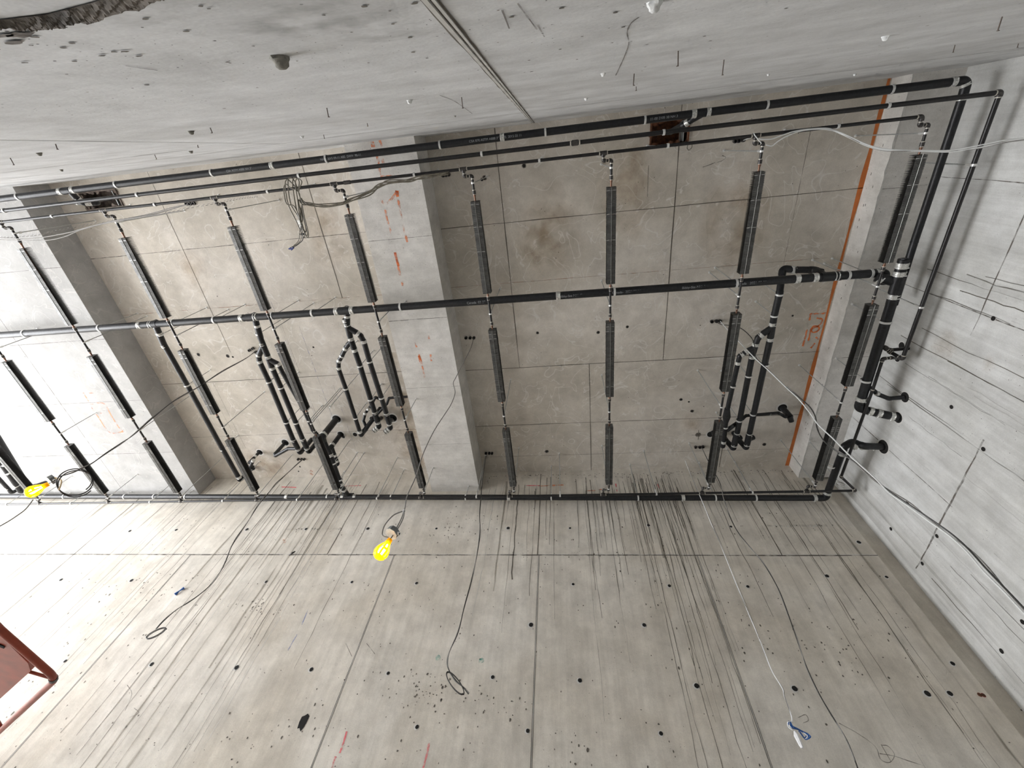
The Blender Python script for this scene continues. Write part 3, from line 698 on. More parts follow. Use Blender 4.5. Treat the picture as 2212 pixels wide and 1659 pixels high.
# ---- 4  the middle drain main
RM = .054
MX0, MX1 = -15.0, 4.05
def mz(x): return 7.42 + (4.0 - x) * .0125
def mp(px, py):
    x = at(px, py, 7.42).x
    for _ in range(4): x = at(px, py, mz(x)).x
    return V(x, 1.834, mz(x))
d4 = thing('drain_main', 'thick black drain main crossing the whole ceiling at mid height of the picture', 'drain pipe', (4.0, 1.834, mz(4.0)))
mj = [mp(*q) for q in ((305, 706), (329, 704), (524, 689), (554, 687), (729, 676), (762, 674), (1206, 640), (1722, 600), (1761, 596), (1806, 594))]
xe = [V(MX0, 1.834, mz(MX0))] + mj + [mp(1893, 590)]
for a, b_ in zip(xe[:-1], xe[1:]): MB().cyl(a, b_, RM, 'iron', 24).build('pipe', d4)
for p in mj: band(d4, p, (1, 0, 0), RM, .062)
for x, s in ((-.02, 'Bibby-Ste-NH-4"-'), (.70, 'Canada-  2021 03 30-16:13'), (1.62, 'Bibby-Ste-NH-4'), (2.30, 'Canada   2021 03 30'), (-1.35, 'Canada  03-29-')):
    letters(d4, s, (x, 1.834 + .012, mz(x) - RM - .002), .046)
mh = [(55, 721), (219, 712), (377, 701), (465, 693), (590, 685), (677, 680), (866, 664), (1327, 630), (1590, 610), (1832, 592), (1881, 589)]
for i, q in enumerate(mh): hanger(mp(*q), (1, 0, 0), RM, 'ring hanger on the thick middle drain main, %s from the left' % proj_label(i, 11), 'hangers of the middle drain main', wide=.014)

# ---- 5  drain trunk with cleanout beside the right wall
ZA = 7.22
def aa(px, py, z=ZA): return at(px, py, z)
d5 = thing('cleanout_stack', 'fat black drain trunk with a capped cleanout, beside the right wall', 'drain pipe', tuple(aa(1934, 625)))
c0, c1 = aa(1952.7, 560), aa(1935, 628); c2 = aa(1859, 868)
ax = (c2 - c0).normalized(); RA = .060
MB().cyl(c0, c0 + ax * .05, RA, 'iron', 24).cyl(c0 - ax * .012, c0, RA * .6, 'iron', 6).build('cleanout_cap', d5)
MB().cyl(c0 + ax * .05, c0 + ax * .42, RA, 'iron', 24).build('pipe', d5)
band(d5, c0 + ax * .075, ax, RA, .07); band(d5, c0 + ax * .175, ax, RA, .06)
me_ = mp(1893, 590)
wye(d5, c1 + ax * .02, ax, c1 + V(-.20, -.16, .12), RA, RM, l1=.22, l2=.16)
plumb(d5, [me_ + V(-.02, 0, 0), me_ + V(.09, .005, -.01), c1 + V(-.12, -.10, .07)], RM, R=.09)
band(d5, me_ + V(.01, 0, 0), (1, 0, 0), RM, .05)
pm = c1 + V(-.165, -.125, .09); band(d5, pm, (c1 - pm), RM * 1.04, .05)
jn = aa(1930.5, 640); band(d5, jn, ax, RA, .06)
wallA = atx(1940, 902, XR)
e1 = c2 + ax * .10
plumb(d5, [jn, e1, e1 + V(.16, .06, -.02), wallA + V(-.006, 0, 0)], RA * .97, R=.11)
band(d5, c2 - ax * .05, ax, RA, .06)
dd = (wallA - e1).normalized()
for t_ in (.30, .52, .84): band(d5, e1.lerp(wallA, t_) + V(0, .01, 0), dd, RA * .97, .052)
for i, q in enumerate(((1913, 695), (1870, 822))):
    p = aa(*q); hanger(p, ax, RA, 'ring hanger on the fat cleanout trunk beside the right wall, %s one' % ('upper', 'lower')[i], 'hangers of the cleanout trunk', wide=.014)

# ---- 6  lower drain: out of the right wall, along the far wall
ZB1 = 7.31
def bz(x): return 7.31 + .0245 * (3.6 - x)
YB = 5.585
wallB = atx(1908, 965, XR)
d6 = thing('drain_pipe', 'thick black drain line along the lower wall, bending up into a right wall sleeve', 'drain pipe', (3.9, YB, bz(3.9)))
t0 = at(1826, 962, 7.25); t1 = at(1797, 1065, 7.30); tc = V(4.22, YB, bz(4.2))
plumb(d6, [wallB + V(.01, 0, 0), wallB + V(-.26, -.02, .0), t0 + V(.10, -.04, .03), t0 + V(-.01, .02, 0), tc, (3.95, YB, bz(3.95))], .050, R=.10)
for t_ in (.25, .55, .75): band(d6, wallB.lerp(t0, t_), (t0 - wallB), .053, .05)
band(d6, t0 + V(.0, .16, .0), (0, 1, 0), .053, .05)
band(d6, tc + V(0, -.12, 0), (0, 1, 0), .053, .05); band(d6, (4.05, YB, bz(4.05)), (1, 0, 0), .053, .05)
bj = [aty(px, 1075, YB).x for px in (619, 740, 766, 1099, 1475)]
xe = [-15.0] + bj + [3.99]
for a, b_ in zip(xe[:-1], xe[1:]): MB().cyl((a, YB, bz(a)), (b_, YB, bz(b_)), .050, 'iron', 22).build('pipe', d6)
for x in bj: band(d6, (x, YB, bz(x)), (1, 0, 0), .050, .058)
bh = [137, 268, 332, 400, 707, 845, 1006, 1190.7, 1378, 1545, 1632]
for i, px in enumerate(bh):
    x = aty(px, 1075, YB).x; hanger((x, YB, bz(x)), (1, 0, 0), .050, 'ring hanger on the thick drain at the far wall, %s from the left' % proj_label(i, 11), 'hangers of the drain at the far wall', wide=.012)
for i, px in enumerate((1007, 1046)):
    p = at(1795 + i * 21, px, 7.28); hanger(p - V(0, 0, 0), (0, 1, 0), .050, 'ring hanger on the short thick drain leg in the right corner, %s one' % ('lower', 'upper')[1 - i], 'hangers of the corner drain leg', wide=.012)

# ---- 7  return header at the far wall and its wall connection
R7, Z7, Y7 = .0195, 7.12, 5.265
d7 = thing('header_pipe', 'slim black return header collecting the lower ends of the finned radiators', 'water pipe', (4.4, Y7, Z7))
MB().cyl((-15, Y7, Z7), (4.44, Y7, Z7), R7, 'steel', 16).build('pipe', d7)
s0 = at(1834, 1060, Z7)
w2 = atx(1939, 774, XR); w3 = atx(1955, 858, XR)
plumb(d7, [(4.40, Y7, Z7), (4.50, Y7, Z7), at(1817, 1030, Z7 + .03), at(1885, 842, Z7 + .03), at(1907, 775, Z7 + .05), at(1925, 773, Z7 + .05), w2 + V(-.006, 0, 0)], R7, 'steel', R=.035, hw=1.3)
d8 = thing('waste_pipe', 'short black branch curving from behind the trunk into the highest right wall sleeve', 'drain pipe', tuple(w3))
plumb(d8, [at(1872, 832, 7.3), at(1897, 852, 7.22), at(1920, 861, 7.18), w3 + V(-.006, 0, 0)], .030, 'iron', R=.06)
band(d8, at(1895, 850, 7.22), (1, .3, 0), .031, .04); band(d8, at(1927, 861, 7.18), (1, 0, 0), .031, .04)
bh = [(14, 1088), (153, 1086), (323.5, 1083), (481, 1081), (642, 1079), (814, 1075), (1029, 1073), (1210, 1071), (1418, 1067), (1625, 1063)]
for i, q in enumerate(bh):
    p = at(q[0], q[1], Z7); hanger((p.x, Y7, Z7), (1, 0, 0), R7, 'split ring hanger on the slim return header, %s from the left' % proj_label(i, 10), 'hangers of the return header')
for k in range(-8, 3):
    x = .64 + 1.61 * k - .09
    MB().cyl((x - .038, Y7, Z7), (x + .038, Y7, Z7), R7 * 1.35, 'fit', 14).cyl((x, Y7, Z7), (x, Y7 - .035, Z7), R7 * 1.35, 'fit', 14).build('tee', d7)
    gasket(d7, (x - .042, Y7, Z7), (1, 0, 0), R7); gasket(d7, (x + .042, Y7, Z7), (1, 0, 0), R7)

# ---- 8  finned radiators
def make_fins(n, L_, bent):
    vs = MB(); hw_, hb, ht, ridge = .054, -.053, .056, -.057
    for i in range(n):
        y = L_ * (i + .5) / n; th = .0006
        jx = random.gauss(0, .0008)
        tilt = random.gauss(0, .001)
        pts = [(-hw_ + jx, ht), (hw_ + jx, ht), (hw_ + jx, hb), (jx, ridge), (-hw_ + jx, hb)]
        vv = [(x, y - th + tilt * z * 10, z) for x, z in pts] + [(x, y + th + tilt * z * 10, z) for x, z in pts]
        vs.add(vv, [[4, 3, 2, 1, 0], [5, 6, 7, 8, 9], [0, 1, 6, 5], [1, 2, 7, 6], [2, 3, 8, 7], [3, 4, 9, 8], [4, 0, 5, 9]], 'fin')
        fl = L_ / n * .72       # folded spacer lips
        for a, b_ in (((hw_ + jx, hb), (jx, ridge)), ((jx, ridge), (-hw_ + jx, hb))):
            vs.add([(a[0], y, a[1]), (a[0], y + fl, a[1] + .0004), (b_[0], y + fl, b_[1] + .0004), (b_[0], y, b_[1])], [[0, 1, 2, 3]], 'lip')
        if i in bent:
            vs.add([(-hw_ - .004, y - .004, hb - .002), (-hw_ * .2, y - .007, ridge + .002), (hw_ * .9, y - .003, hb - .003), (hw_ * .9, y + .001, hb - .003), (-hw_ * .2, y - .002, ridge + .002), (-hw_ - .004, y + .001, hb - .002)], [[0, 1, 4, 5], [1, 2, 3, 4]], 'finb')
    return vs
rad = thing('finned_radiator', '', 'radiator', (0, 0, 7.10))
RW = 0.0145
def rl(pts): return [V(x, y, 7.10 + z) for x, y, z in pts]
spans = ((.47, 1.60), (2.13, 3.28), (3.83, 4.975))
for (y0, y1), bent in zip(spans, ((3, 30, 61), (5, 12, 100), (14, 17, 20, 105))):
    fm = make_fins(118, y1 - y0, bent)
    for i in range(len(fm.v)): fm.v[i] = fm.v[i] + V(0, y0, 7.10)
    fm.build('fin_block', rad, sm=False)
    MB().cyl(rl([(0, y0 - .05, 0)])[0], rl([(0, y1 + .05, 0)])[0], .011, 'copper', 12).build('copper_tube', rad)
    MB().box((0, y0 - .001, 7.10), (.108, .0015, .110), 'lip').build('end_plate', rad, sm=False)
    MB().box((0, y1 + .001, 7.10), (.108, .0015, .110), 'fin').build('end_plate', rad, sm=False)
    MB().cyl((0, y0 - .01, 7.0405), (0, y1 + .01, 7.0405), .0022, 'rail', 6).build('bright_line_wire', rad)  # added thin wire, stands in for the bright line of the tube
for a, b_ in ((.20, .36), (1.70, 2.02), (3.38, 3.73), (5.05, 5.10)):
    MB().cyl(rl([(0, a, 0)])[0], rl([(0, b_, 0)])[0], RW, 'steel', 14).build('pipe', rad)
for y in (.37, 1.68, 2.04, 3.36, 3.75, 5.035):
    p = V(0, y, 7.10); b = MB(); b.cyl(p - V(0, .022, 0), p + V(0, .022, 0), RW * 1.45, 'fit', 14); b.cyl(p - V(0, .026, 0), p - V(0, .020, 0), RW * 1.6, 'tape', 14); b.cyl(p + V(0, .022, 0), p + V(0, .027, 0), RW * 1.3, 'tape', 14)
    b.build('union', rad)
    s = -1 if y in (1.68, 3.36, 5.035) else 1
    MB().tube([p + V(0, s * .025, 0), p + V(0, s * .055, 0)], [RW * 1.2, .012], 'copper', 12).build('adapter', rad)
plumb(rad, rl([(-.09, Y3 + .03, -.01), (-.09, .19, -.01), (0, .195, 0), (0, .33, 0)]), RW, 'steel', R=.026, hw=1.45)
plumb(rad, rl([(0, 5.05, 0), (0, 5.145, 0), (-.09, 5.15, .02), (-.09, 5.23, .02)]), RW, 'steel', R=.026, hw=1.45)
where = {-7: 'in the lower left corner beside the bright opening', -6: 'under the dropped slab, left one, its top cut by the picture', -5: 'under the dropped slab, its full run in view', -4: 'beside the left slab step, right of it', -3: 'running past the left pair of vertical drains', -2: 'along the left edge of the wide middle beam', -1: 'just right of the wide middle beam', 0: 'in the middle of the right ceiling bay', 1: 'running past the three drains of the right cluster', 2: 'under the right beam beside the right wall'}
for k in range(-7, 3):
    lb = 'finned tube radiator ' + where[k]
    if k == -7: rad.location = (.64 + 1.61 * k, 0, 7.10); rad['label'] = lb; rad['group'] = 'finned radiators under the ceiling'
    else: dup(rad, (.64 + 1.61 * k, 0, 7.10), lb)
zone = ['far left', 'second', 'third', 'fourth', 'fifth', 'sixth', 'seventh', 'eighth', 'ninth', 'tenth']
for k in range(-7, 3):
    x = .64 + 1.61 * k
    for j, y in enumerate((.27, 1.90, 3.57, 5.11)):
        if k == -7 and j < 3: continue
        if k == -6 and j < 1: continue
        nm = 'rod hanger on the %s radiator from the left, %s' % (ORDN[k + 7], ('upper end', 'joint at the middle main', 'lower joint', 'lower end')[j])
        hanger((x, y, 7.10), (0, 1, 0), RW, nm, 'hangers of the finned radiators', wide=.010)

# ---- 9  branch drains hanging high under the slab
ZG = None
def g(px, py, z=None):          # the branches fall slightly towards the main
    if z: return at(px, py, z)
    z = 7.65
    for _ in range(5): z = min(7.84, max(7.585, 7.60 + .085 * (at(px, py, z).y - 1.9)))
    return at(px, py, z)
def upH(v): return V(v.x, v.y, H - .001)
GN = [0]
def branch(label, tee_px, chain, r, zt=7.585):
    """riser ring over the main, neck and trunk of a branch"""
    t = thing('branch_drain', label, 'drain pipe', tuple(g(*chain[0])))
    x = mp(*tee_px)
    up = V(x.x, x.y + .01, zt)
    plumb(t, [x + V(0, 0, .03), up, g(*chain[1])], r * 1.08, R=.075)
    MB().cyl((x.x - .085, x.y, x.z), (x.x + .085, x.y, x.z), .060, 'iron', 22).cyl(x, (x.x, x.y, x.z + .085), .054, 'iron', 22).build('tee', t)
    band(t, (x.x, x.y + .002, zt - .045), (0, 0, 1), r * 1.12, .035); band(t, up.lerp(g(*chain[1]), .42), g(*chain[1]) - up, r * 1.02, .04)
    return t, up
def leg(t, pts, r, **k): plumb(t, [g(*p) if len(p) == 2 else Vector(p) for p in pts], r, **k)
def bandpx(t, px, py, q, r, wd=.05, z=ZG): band(t, g(px, py, z), g(*q, z) - g(px, py, z), r, wd)
def rise(p, r, t, back=.10, bands=True):
    """elbow at the far end turning up into the slab sleeve"""
    pass
RG, RG2 = .043, .036
# far left single branch
t, u = branch('single black branch drain running down beside the left slab step', (329, 697), [(342, 716), (355, 747)], RG)
leg(t, [(352, 740), (405, 833), (478, 965), (514, 1029)], RG)
e = g(514, 1029); plumb(t, [e, g(518, 1037), g(518, 1037) + V(0, .02, .18), upH(g(518, 1037) + V(0, .02, 0))], RG, R=.07)
bandpx(t, 355, 747, (404, 832), RG); bandpx(t, 516, 1031, (481, 971), RG)
for i, q in enumerate(((347, 723), (404, 832), (481, 971))): hanger(g(*q), g(481, 971) - g(404, 832), RG, 'ring hanger on the single left branch drain, %s one' % ('upper', 'middle', 'lower')[i], 'hangers of the left branch drain')
# left pair plus third pipe
t, u = branch('black branch drain splitting into the left pair of long pipes', (545, 687), [(548, 698), (563, 730)], RG)
leg(t, [(558, 718), (579, 771), (588, 795), (607, 837), (654, 949)], RG)
wye(t, g(571, 752), g(579, 771) - g(567, 743), g(560, 766), RG, l1=.10, l2=.14); leg(t, [(565, 755), (559, 770), (561, 782), (581, 824), (634, 951)], RG, R=.05)
wye(t, g(583, 782), g(588, 795) - g(579, 771), g(599, 786), RG, l1=.10, l2=.10)
leg(t, [(592, 781), (603, 790), (611, 806), (658, 888), (676, 929), (700, 957)], RG2, R=.05)
for q, d_ in (((567, 743), (579, 771)), ((579, 771), (588, 795)), ((588, 795), (607, 837)), ((559, 766), (561, 780)), ((561, 781), (581, 824)), ((600.6, 787), (604, 793)), ((654, 949), (607, 837)), ((634, 951), (581, 824)), ((663, 968), (654, 949)), ((644, 970), (634, 951))): bandpx(t, *q, d_, RG)
for a, b_ in (((654, 949), (663, 968)), ((634, 951), (644, 970))):
    MB().cyl(g(*a), g(*b_), RG * 1.12, 'iron', 20).build('tee', t)
    d_ = (g(*b_) - g(*a)).normalized(); e = g(*b_)
    plumb(t, [e - d_ * .01, e + d_ * .10, e + d_ * .10 + V(.01, 0, .2), upH(e + d_ * .10 + V(.01, 0, 0))], RG * 1.02, R=.08)
for i, (a, b_) in enumerate((((559, 721), (567, 743)), ((581, 824.5), (618, 912)), ((618.8, 912), (634, 951)), ((607, 837), (639, 913)), ((639.6, 913), (654, 949)), ((668, 908), (676, 929)))):
    hanger(g(*a), g(*b_) - g(*a), RG if i < 5 else RG2, 'ring hanger on the left pair branch drain, %s from the top' % ('first, on the trunk', 'on its left pipe, second', 'on its left pipe, third', 'on its right pipe, second', 'on its right pipe, third', 'on its third pipe, lowest')[i], 'hangers of the left pair drain')
# drop to the far wall line, with its trap branches
t = thing('branch_drain', 'black drain leg behind a radiator, from the sleeve cluster to the lower drain', 'drain pipe', tuple(g(700, 955, 7.6)))
b0, b1, b2, b3 = at(699, 952, 7.7), at(714, 984, 7.6), at(737, 1050, 7.42), V(aty(752, 1073, YB).x, YB - .01, bz(-4.5) + .02)
plumb(t, [b0, b1, b2, b3], .046, R=.09)
for p, d_ in ((b1, b2 - b1), (b2 - V(0, .03, 0), b2 - b1), (b2.lerp(b3, .35), b3 - b2)): band(t, p, d_, .046, .05)
wye(t, b3, (1, 0, 0), b3.lerp(b2, .5), .050, .046, l1=.12, l2=.10)
r0 = g(711, 930, 7.68); rt = at(727, 905, H)
plumb(t, [(rt.x, rt.y, H - .001), (rt.x, rt.y, 7.66), b0 + V(-.01, .02, 0)], .062, R=.05); band(t, (rt.x, rt.y, 7.74), (0, 0, 1), .062, .05)
rt = at(736, 938, H)
plumb(t, [(rt.x, rt.y, H - .001), (rt.x, rt.y, 7.86), (rt.x - .08, rt.y + .05, 7.72), b1.lerp(b0, .35)], .045, R=.06); band(t, (rt.x, rt.y, 7.92), (0, 0, 1), .046, .045)
tp = [(rt.x + .0, rt.y + .02, 7.88), (rt.x + .01, rt.y + .2, 7.86), (rt.x + .01, rt.y + .42, 7.86), (rt.x - .14, rt.y + .46, 7.80)]
plumb(t, tp, .034, R=.07); band(t, tp[1], (0, 1, 0), .036, .045); band(t, (rt.x + .01, rt.y + .34, 7.86), (0, 1, 0), .036, .045)
for i, q in enumerate(((720, 1002), (734.5, 1037))):
    p = at(*q, (7.53, 7.45)[i]); hanger(p, b2 - b1, .046, 'ring hanger on the drain leg behind the radiator, %s one' % ('upper', 'lower')[i], 'hangers of the lower drain leg')
for i, (tp_, bt) in enumerate((((734.5, 839), (673, 911)), ((741, 846), (677, 914)))):
    T = at(*tp_, H); hanger((T.x, T.y, 7.20 + i * .55), (0, 1, 0), .012, 'long thin rod dropping past the radiator left of the sleeves, %s one' % ('left', 'right')[i], 'rods beside the sleeve cluster')
# small loop left of it
t = thing('branch_drain', 'short black pipe stub bent at a ceiling sleeve, left of the left pair', 'drain pipe', tuple(g(612, 968)))
rt = at(616, 956.5, H); plumb(t, [(rt.x, rt.y, H - .001), (rt.x, rt.y, 7.92), (rt.x + .01, rt.y + .03, 7.90), g(623, 969, 7.9), g(640, 969, 7.86)], .034, R=.05)
t = thing('branch_drain', 'short black pipe with couplings coming out of the leftmost ceiling sleeve', 'drain pipe', tuple(g(548, 995)))
rt = at(561, 976, H); plumb(t, [(rt.x, rt.y, H - .001), (rt.x, rt.y, 7.93), g(547, 995, 7.8), g(540, 1009, 7.76), g(549, 1013, 7.8)], .031, R=.05)
band(t, (rt.x, rt.y, 8.12), (0, 0, 1), .032, .05); bandpx(t, 547, 995, (540, 1009), .032, .045, 7.80)
# centre-left group of three
t, u = branch('black branch drain splitting into the three pipes left of the middle beam', (746, 674), [(746, 686), (749.6, 701)], RG)
leg(t, [(746, 688), (749.6, 701), (757.8, 732), (766, 756.4), (777.7, 790), (809.5, 891)], RG)
wye(t, g(753, 713), g(757, 732) - g(749.6, 701), g(771, 719), RG, l1=.08, l2=.10); leg(t, [(765, 715), (779, 725), (786, 738), (798.5, 781), (835, 894)], RG, R=.07)
wye(t, g(761, 742), g(766, 756) - g(757.8, 732), g(751, 745), RG, RG2, l1=.07, l2=.09); leg(t, [(756, 741), (748, 750), (731, 783), (731.5, 797), (747, 839.6), (777, 932)], RG2, R=.045)
for q, d_ in (((746, 692), (749, 701)), ((749.6, 701), (757, 732)), ((757.8, 732), (766, 756)), ((766, 756.4), (777, 790)), ((773, 721), (779, 726)), ((786, 737.5), (798, 781)), ((746, 753), (739, 769)), ((733, 779), (739, 769)), ((731.5, 795), (747, 839)), ((777, 932), (768, 903)), ((809.5, 891.4), (800, 862)), ((835, 894), (824, 860)), ((816, 912), (809.5, 891)), ((841, 915), (835, 894))): bandpx(t, *q, d_, RG if q[0] > 760 or q[0] in (746, 749.6, 757.8) and q[1] < 740 else RG2)
for a, b_ in (((809.5, 891.4), (816, 912)), ((835, 894), (841, 915))):
    MB().cyl(g(*a), g(*b_), RG * 1.13, 'iron', 20).build('tee', t)
    q0 = g(*b_); d_ = (q0 - g(*a)).normalized(); q1 = q0 + d_ * .10; q2 = q1 + V(-.03, .07, .20)
    plumb(t, [q0, q1, q1 + V(-.06, .035, -.02)], RG, R=.05); plumb(t, [q0 - d_ * .04, at(b_[0] + 7, b_[1] - 9, H - .001)], RG)
    b = MB(); b.cyl(q1 + V(-.01, 0, -.01), q1 + V(-.10, .06, -.05), RG * 1.05, 'iron', 20); b.build('trap', t)
    band(t, q1 + V(-.035, .02, -.025), V(-.10, .06, -.05), RG * 1.05, .035); band(t, q1 + V(-.075, .045, -.04), V(-.10, .06, -.05), RG * 1.05, .035)
e = g(777, 932); d_ = (e - g(768, 903)).normalized(); plumb(t, [e, e + d_ * .10, e + d_ * .10 + V(.02, 0, .2), upH(e + d_ * .10 + V(.1, -.1, 0))], RG2, R=.06)
rt = at(848, 903, H); 
s1, s2 = at(791, 925, 7.85), at(806, 905, 7.95)
plumb(t, [e + d_ * .08 + V(0, 0, .03), s1, s2, V(s2.x + .02, s2.y - .02, H - .001)], .040, R=.05)
plumb(t, [s1 + V(-.01, -.02, .03), at(785, 909, 7.92), at(789, 893, 7.96), at(800, 878, 8.05), at(811, 858, 8.08), at(820, 862, 8.08)], .026, R=.03)
for q, q2 in (((785, 909), (789, 893)), ((789, 893), (795, 885)), ((796, 884), (800, 878))): band(t, at(*q, 7.95), at(*q2, 7.95) - at(*q, 7.95), .028, .04)
plumb(t, [at(806, 905, 8.0), at(836, 872, 8.05), at(840, 860, 8.05), at(858, 858, 8.05), at(880, 857, 8.05)], .024, R=.05)
hl = (('on its left pipe, upper', (747, 839.6), (768, 903)), ('on its left pipe, lower', (768, 903), (777, 932)), ('on its middle pipe, upper', (777.7, 790), (800, 862)), ('on its middle pipe, lower', (800.5, 862.5), (809, 891)), ('on its right pipe, upper', (798.5, 781), (824, 859)), ('on its right pipe, lower', (824, 859), (835, 894)), ('on its slanting arm', (738.8, 769), (732, 782)))
for n_, a, b_ in hl: hanger(g(*a), g(*b_) - g(*a), RG if a[0] > 770 else RG2, 'ring hanger on the three pipe drain beside the middle beam, ' + n_, 'hangers of the three pipe drain')
# right group of three
t = thing('branch_drain', 'black branch drain of three pipes in the right bay, looping over the middle main', 'drain pipe', tuple(g(1684, 636)))
k0, k1 = mp(1795, 594), mp(1745, 597)
wye(t, k0, (1, 0, 0), at(1762, 585, 7.60), .056, RG, l1=.12, l2=.12)
lp = [at(1775, 588, 7.53), at(1757, 583, 7.64), at(1722, 583, 7.72), at(1691, 580, 7.80), g(1683.5, 636), g(1672.6, 682), g(1663.5, 733), g(1618.7, 938)]
plumb(t, lp, RG * 1.05, R=.13)
band(t, at(1713, 583, 7.74), (1, 0, .2), RG * 1.12, .05)
wye(t, g(1667, 713), g(1663.5, 733) - g(1669, 700), g(1648, 721), RG, l1=.09, l2=.12); leg(t, [(1655, 716), (1638, 729), (1632, 744), (1624.7, 770), (1592, 937)], RG, R=.06)
wye(t, g(1628, 757), g(1624, 770) - g(1632, 744), g(1613, 758), RG, RG2, l1=.09, l2=.09); leg(t, [(1620, 754), (1598, 769), (1594, 784), (1571, 886), (1563, 955)], RG2, R=.05)
for q, d_, r in (((1669, 700), (1672, 682), RG), ((1663.5, 733), (1669, 700), RG), ((1644.5, 724.5), (1638, 730), RG), ((1632, 744), (1628, 757), RG), ((1624.7, 770.5), (1628, 757), RG), ((1613, 758.5), (1606, 763), RG2), ((1603, 766), (1598, 769), RG2), ((1594, 784), (1590, 800), RG2), ((1618.7, 938), (1626, 894), RG), ((1613.6, 959.6), (1618, 938), RG), ((1592, 937), (1597, 908), RG), ((1586, 961), (1592, 937), RG), ((1563, 955), (1568, 923), RG2)): bandpx(t, *q, d_, r)
for a, b_ in (((1618.7, 938), (1613.6, 959.6)), ((1592, 937), (1586, 961))):
    b = MB(); b.cyl(g(*a), g(*b_), RG * 1.18, 'iron', 20); q_ = g(*a).lerp(g(*b_), .5); b.cyl(q_, q_ + V(.10, .0, .05), RG * 1.05, 'iron', 18); b.build('tee', t)
    d_ = (g(*b_) - g(*a)).normalized(); e = g(*b_)
    plumb(t, [e, e + d_ * .08, e + d_ * .07 + V(-.05, 0, .22), upH(e + d_ * .07 + V(-.05, 0, 0))], RG * 1.05, R=.08)
e = g(1563, 957); plumb(t, [e, e + V(0, .08, 0), e + V(-.03, .08, .2), upH(e + V(-.03, .08, 0))], RG2, R=.06)
b = MB(); b.tube([g(1571, 882), g(1569.5, 900), g(1568, 912)], [RG2 * 1.1, RG2 * 1.75, RG2 * 1.1], 'iron', 18); b.build('tee', t)
plumb(t, [g(1586, 919), g(1570, 931)], .03); plumb(t, [g(1567, 930, 7.86), g(1604, 905, 7.90), g(1611, 898, 7.92), g(1681, 892, 7.98), at(1689, 896, 8.02), at(1697, 901, 8.0), (at(1690, 881, H).x, at(1690, 881, H).y, 8.1), (at(1690, 881, H).x, at(1690, 881, H).y, H - .001)], .026, R=.05)
b = MB(); q_ = at(1690, 881, H); b.cyl((q_.x, q_.y, 8.0), (q_.x, q_.y, H), .048, 'iron', 20); b.tube([(q_.x, q_.y, 8.03), (q_.x + .04, q_.y + .10, 8.0)], [.048, .040], 'iron', 20); b.build('riser', t)
bandpx(t, 1663, 894, (1680, 893), .027, .012, 7.97)
hl = (('on its trunk, upper', (1683.5, 636), (1672, 682), RG), ('on its trunk, lower', (1672.6, 682), (1669, 700), RG), ('on its right pipe, upper', (1654, 788), (1640, 840), RG), ('on its right pipe, lower', (1626.6, 894.5), (1618, 938), RG), ('on its middle pipe, upper', (1617, 812), (1597, 908), RG), ('on its middle pipe, lower', (1597, 908), (1592, 937), RG), ('on its left pipe, upper', (1583.5, 834.5), (1571, 885), RG2), ('on its left pipe, lower', (1567, 923), (1563, 955), RG2))
for n_, a, b_, r in hl: hanger(g(*a), g(*b_) - g(*a), r, 'ring hanger on the right bay drain, ' + n_, 'hangers of the right bay drain')
# pair at the lower left edge
t = thing('branch_drain', 'dark pipe pair at the left picture edge behind the yellow lamp', 'drain pipe', tuple(at(40, 1040, 7.5)))
plumb(t, [at(-60, 860, 7.4), at(62, 1058, 7.4), at(66, 1064, 7.4) + V(0, .02, .3)], .062, R=.07); plumb(t, [at(-70, 900, 7.5), at(45, 1062, 7.5), at(48, 1067, 7.5) + V(0, .02, .3)], .045, R=.06)
plumb(t, [at(-70, 960, 7.5), at(25, 1064, 7.5), at(27, 1068, 7.5) + V(0, .02, .3)], .036, R=.05)
for q in ((5, 1004), (14, 1022), (-6, 985)): band(t, at(q[0] + 6, q[1], 7.5), (.2, 1, 0), .045, .03)
for q in ((35, 1049), (15, 1055)): band(t, at(*q, 7.5), (.2, 1, 0), .045, .06)

# ---- 10  conduit stubs poking through the slab in threes
for lab, pts in (('in the middle of the left bay beside the left pair', ((540, 756), (547, 752), (554, 760))), ('right of the middle beam, one holding a cable', ((1007, 729), (1016, 729), (1024, 729))), ('left of the right bay drain, one holding cables', ((1537, 694), (1547, 693), (1555, 693))), ('beside the thin header near the right beam', ((1587, 305), (1595, 304), (1605, 302))), ('at the far end of the right bay, left of the drains', ((1502, 965), (1511, 965), (1518, 964))), ('at the far end beside the middle beam', ((1050, 978), (1057, 978), (1063, 978))), ('at the far end of the left bay', ((645, 991), (652, 991), (658, 991))), ('under the thin header at the left bay top', ((405, 440), (412, 440), (420, 439))), ('above the header beside the middle beam', ((958, 379), (964, 378), (970, 377)))):
    q = at(*pts[1], H); t = thing('conduit_stub', 'three dark conduit ends ' + lab, 'conduit', tuple(q), 'conduit ends in the slab')
    for p in pts:
        p = at(*p, H); MB().pipe(p - V(0, 0, .035), p, .026, .017, 'fit', 16).cyl(p - V(0, 0, .012), p - V(0, 0, .002), .018, 'hole', 14).build('collar', t)

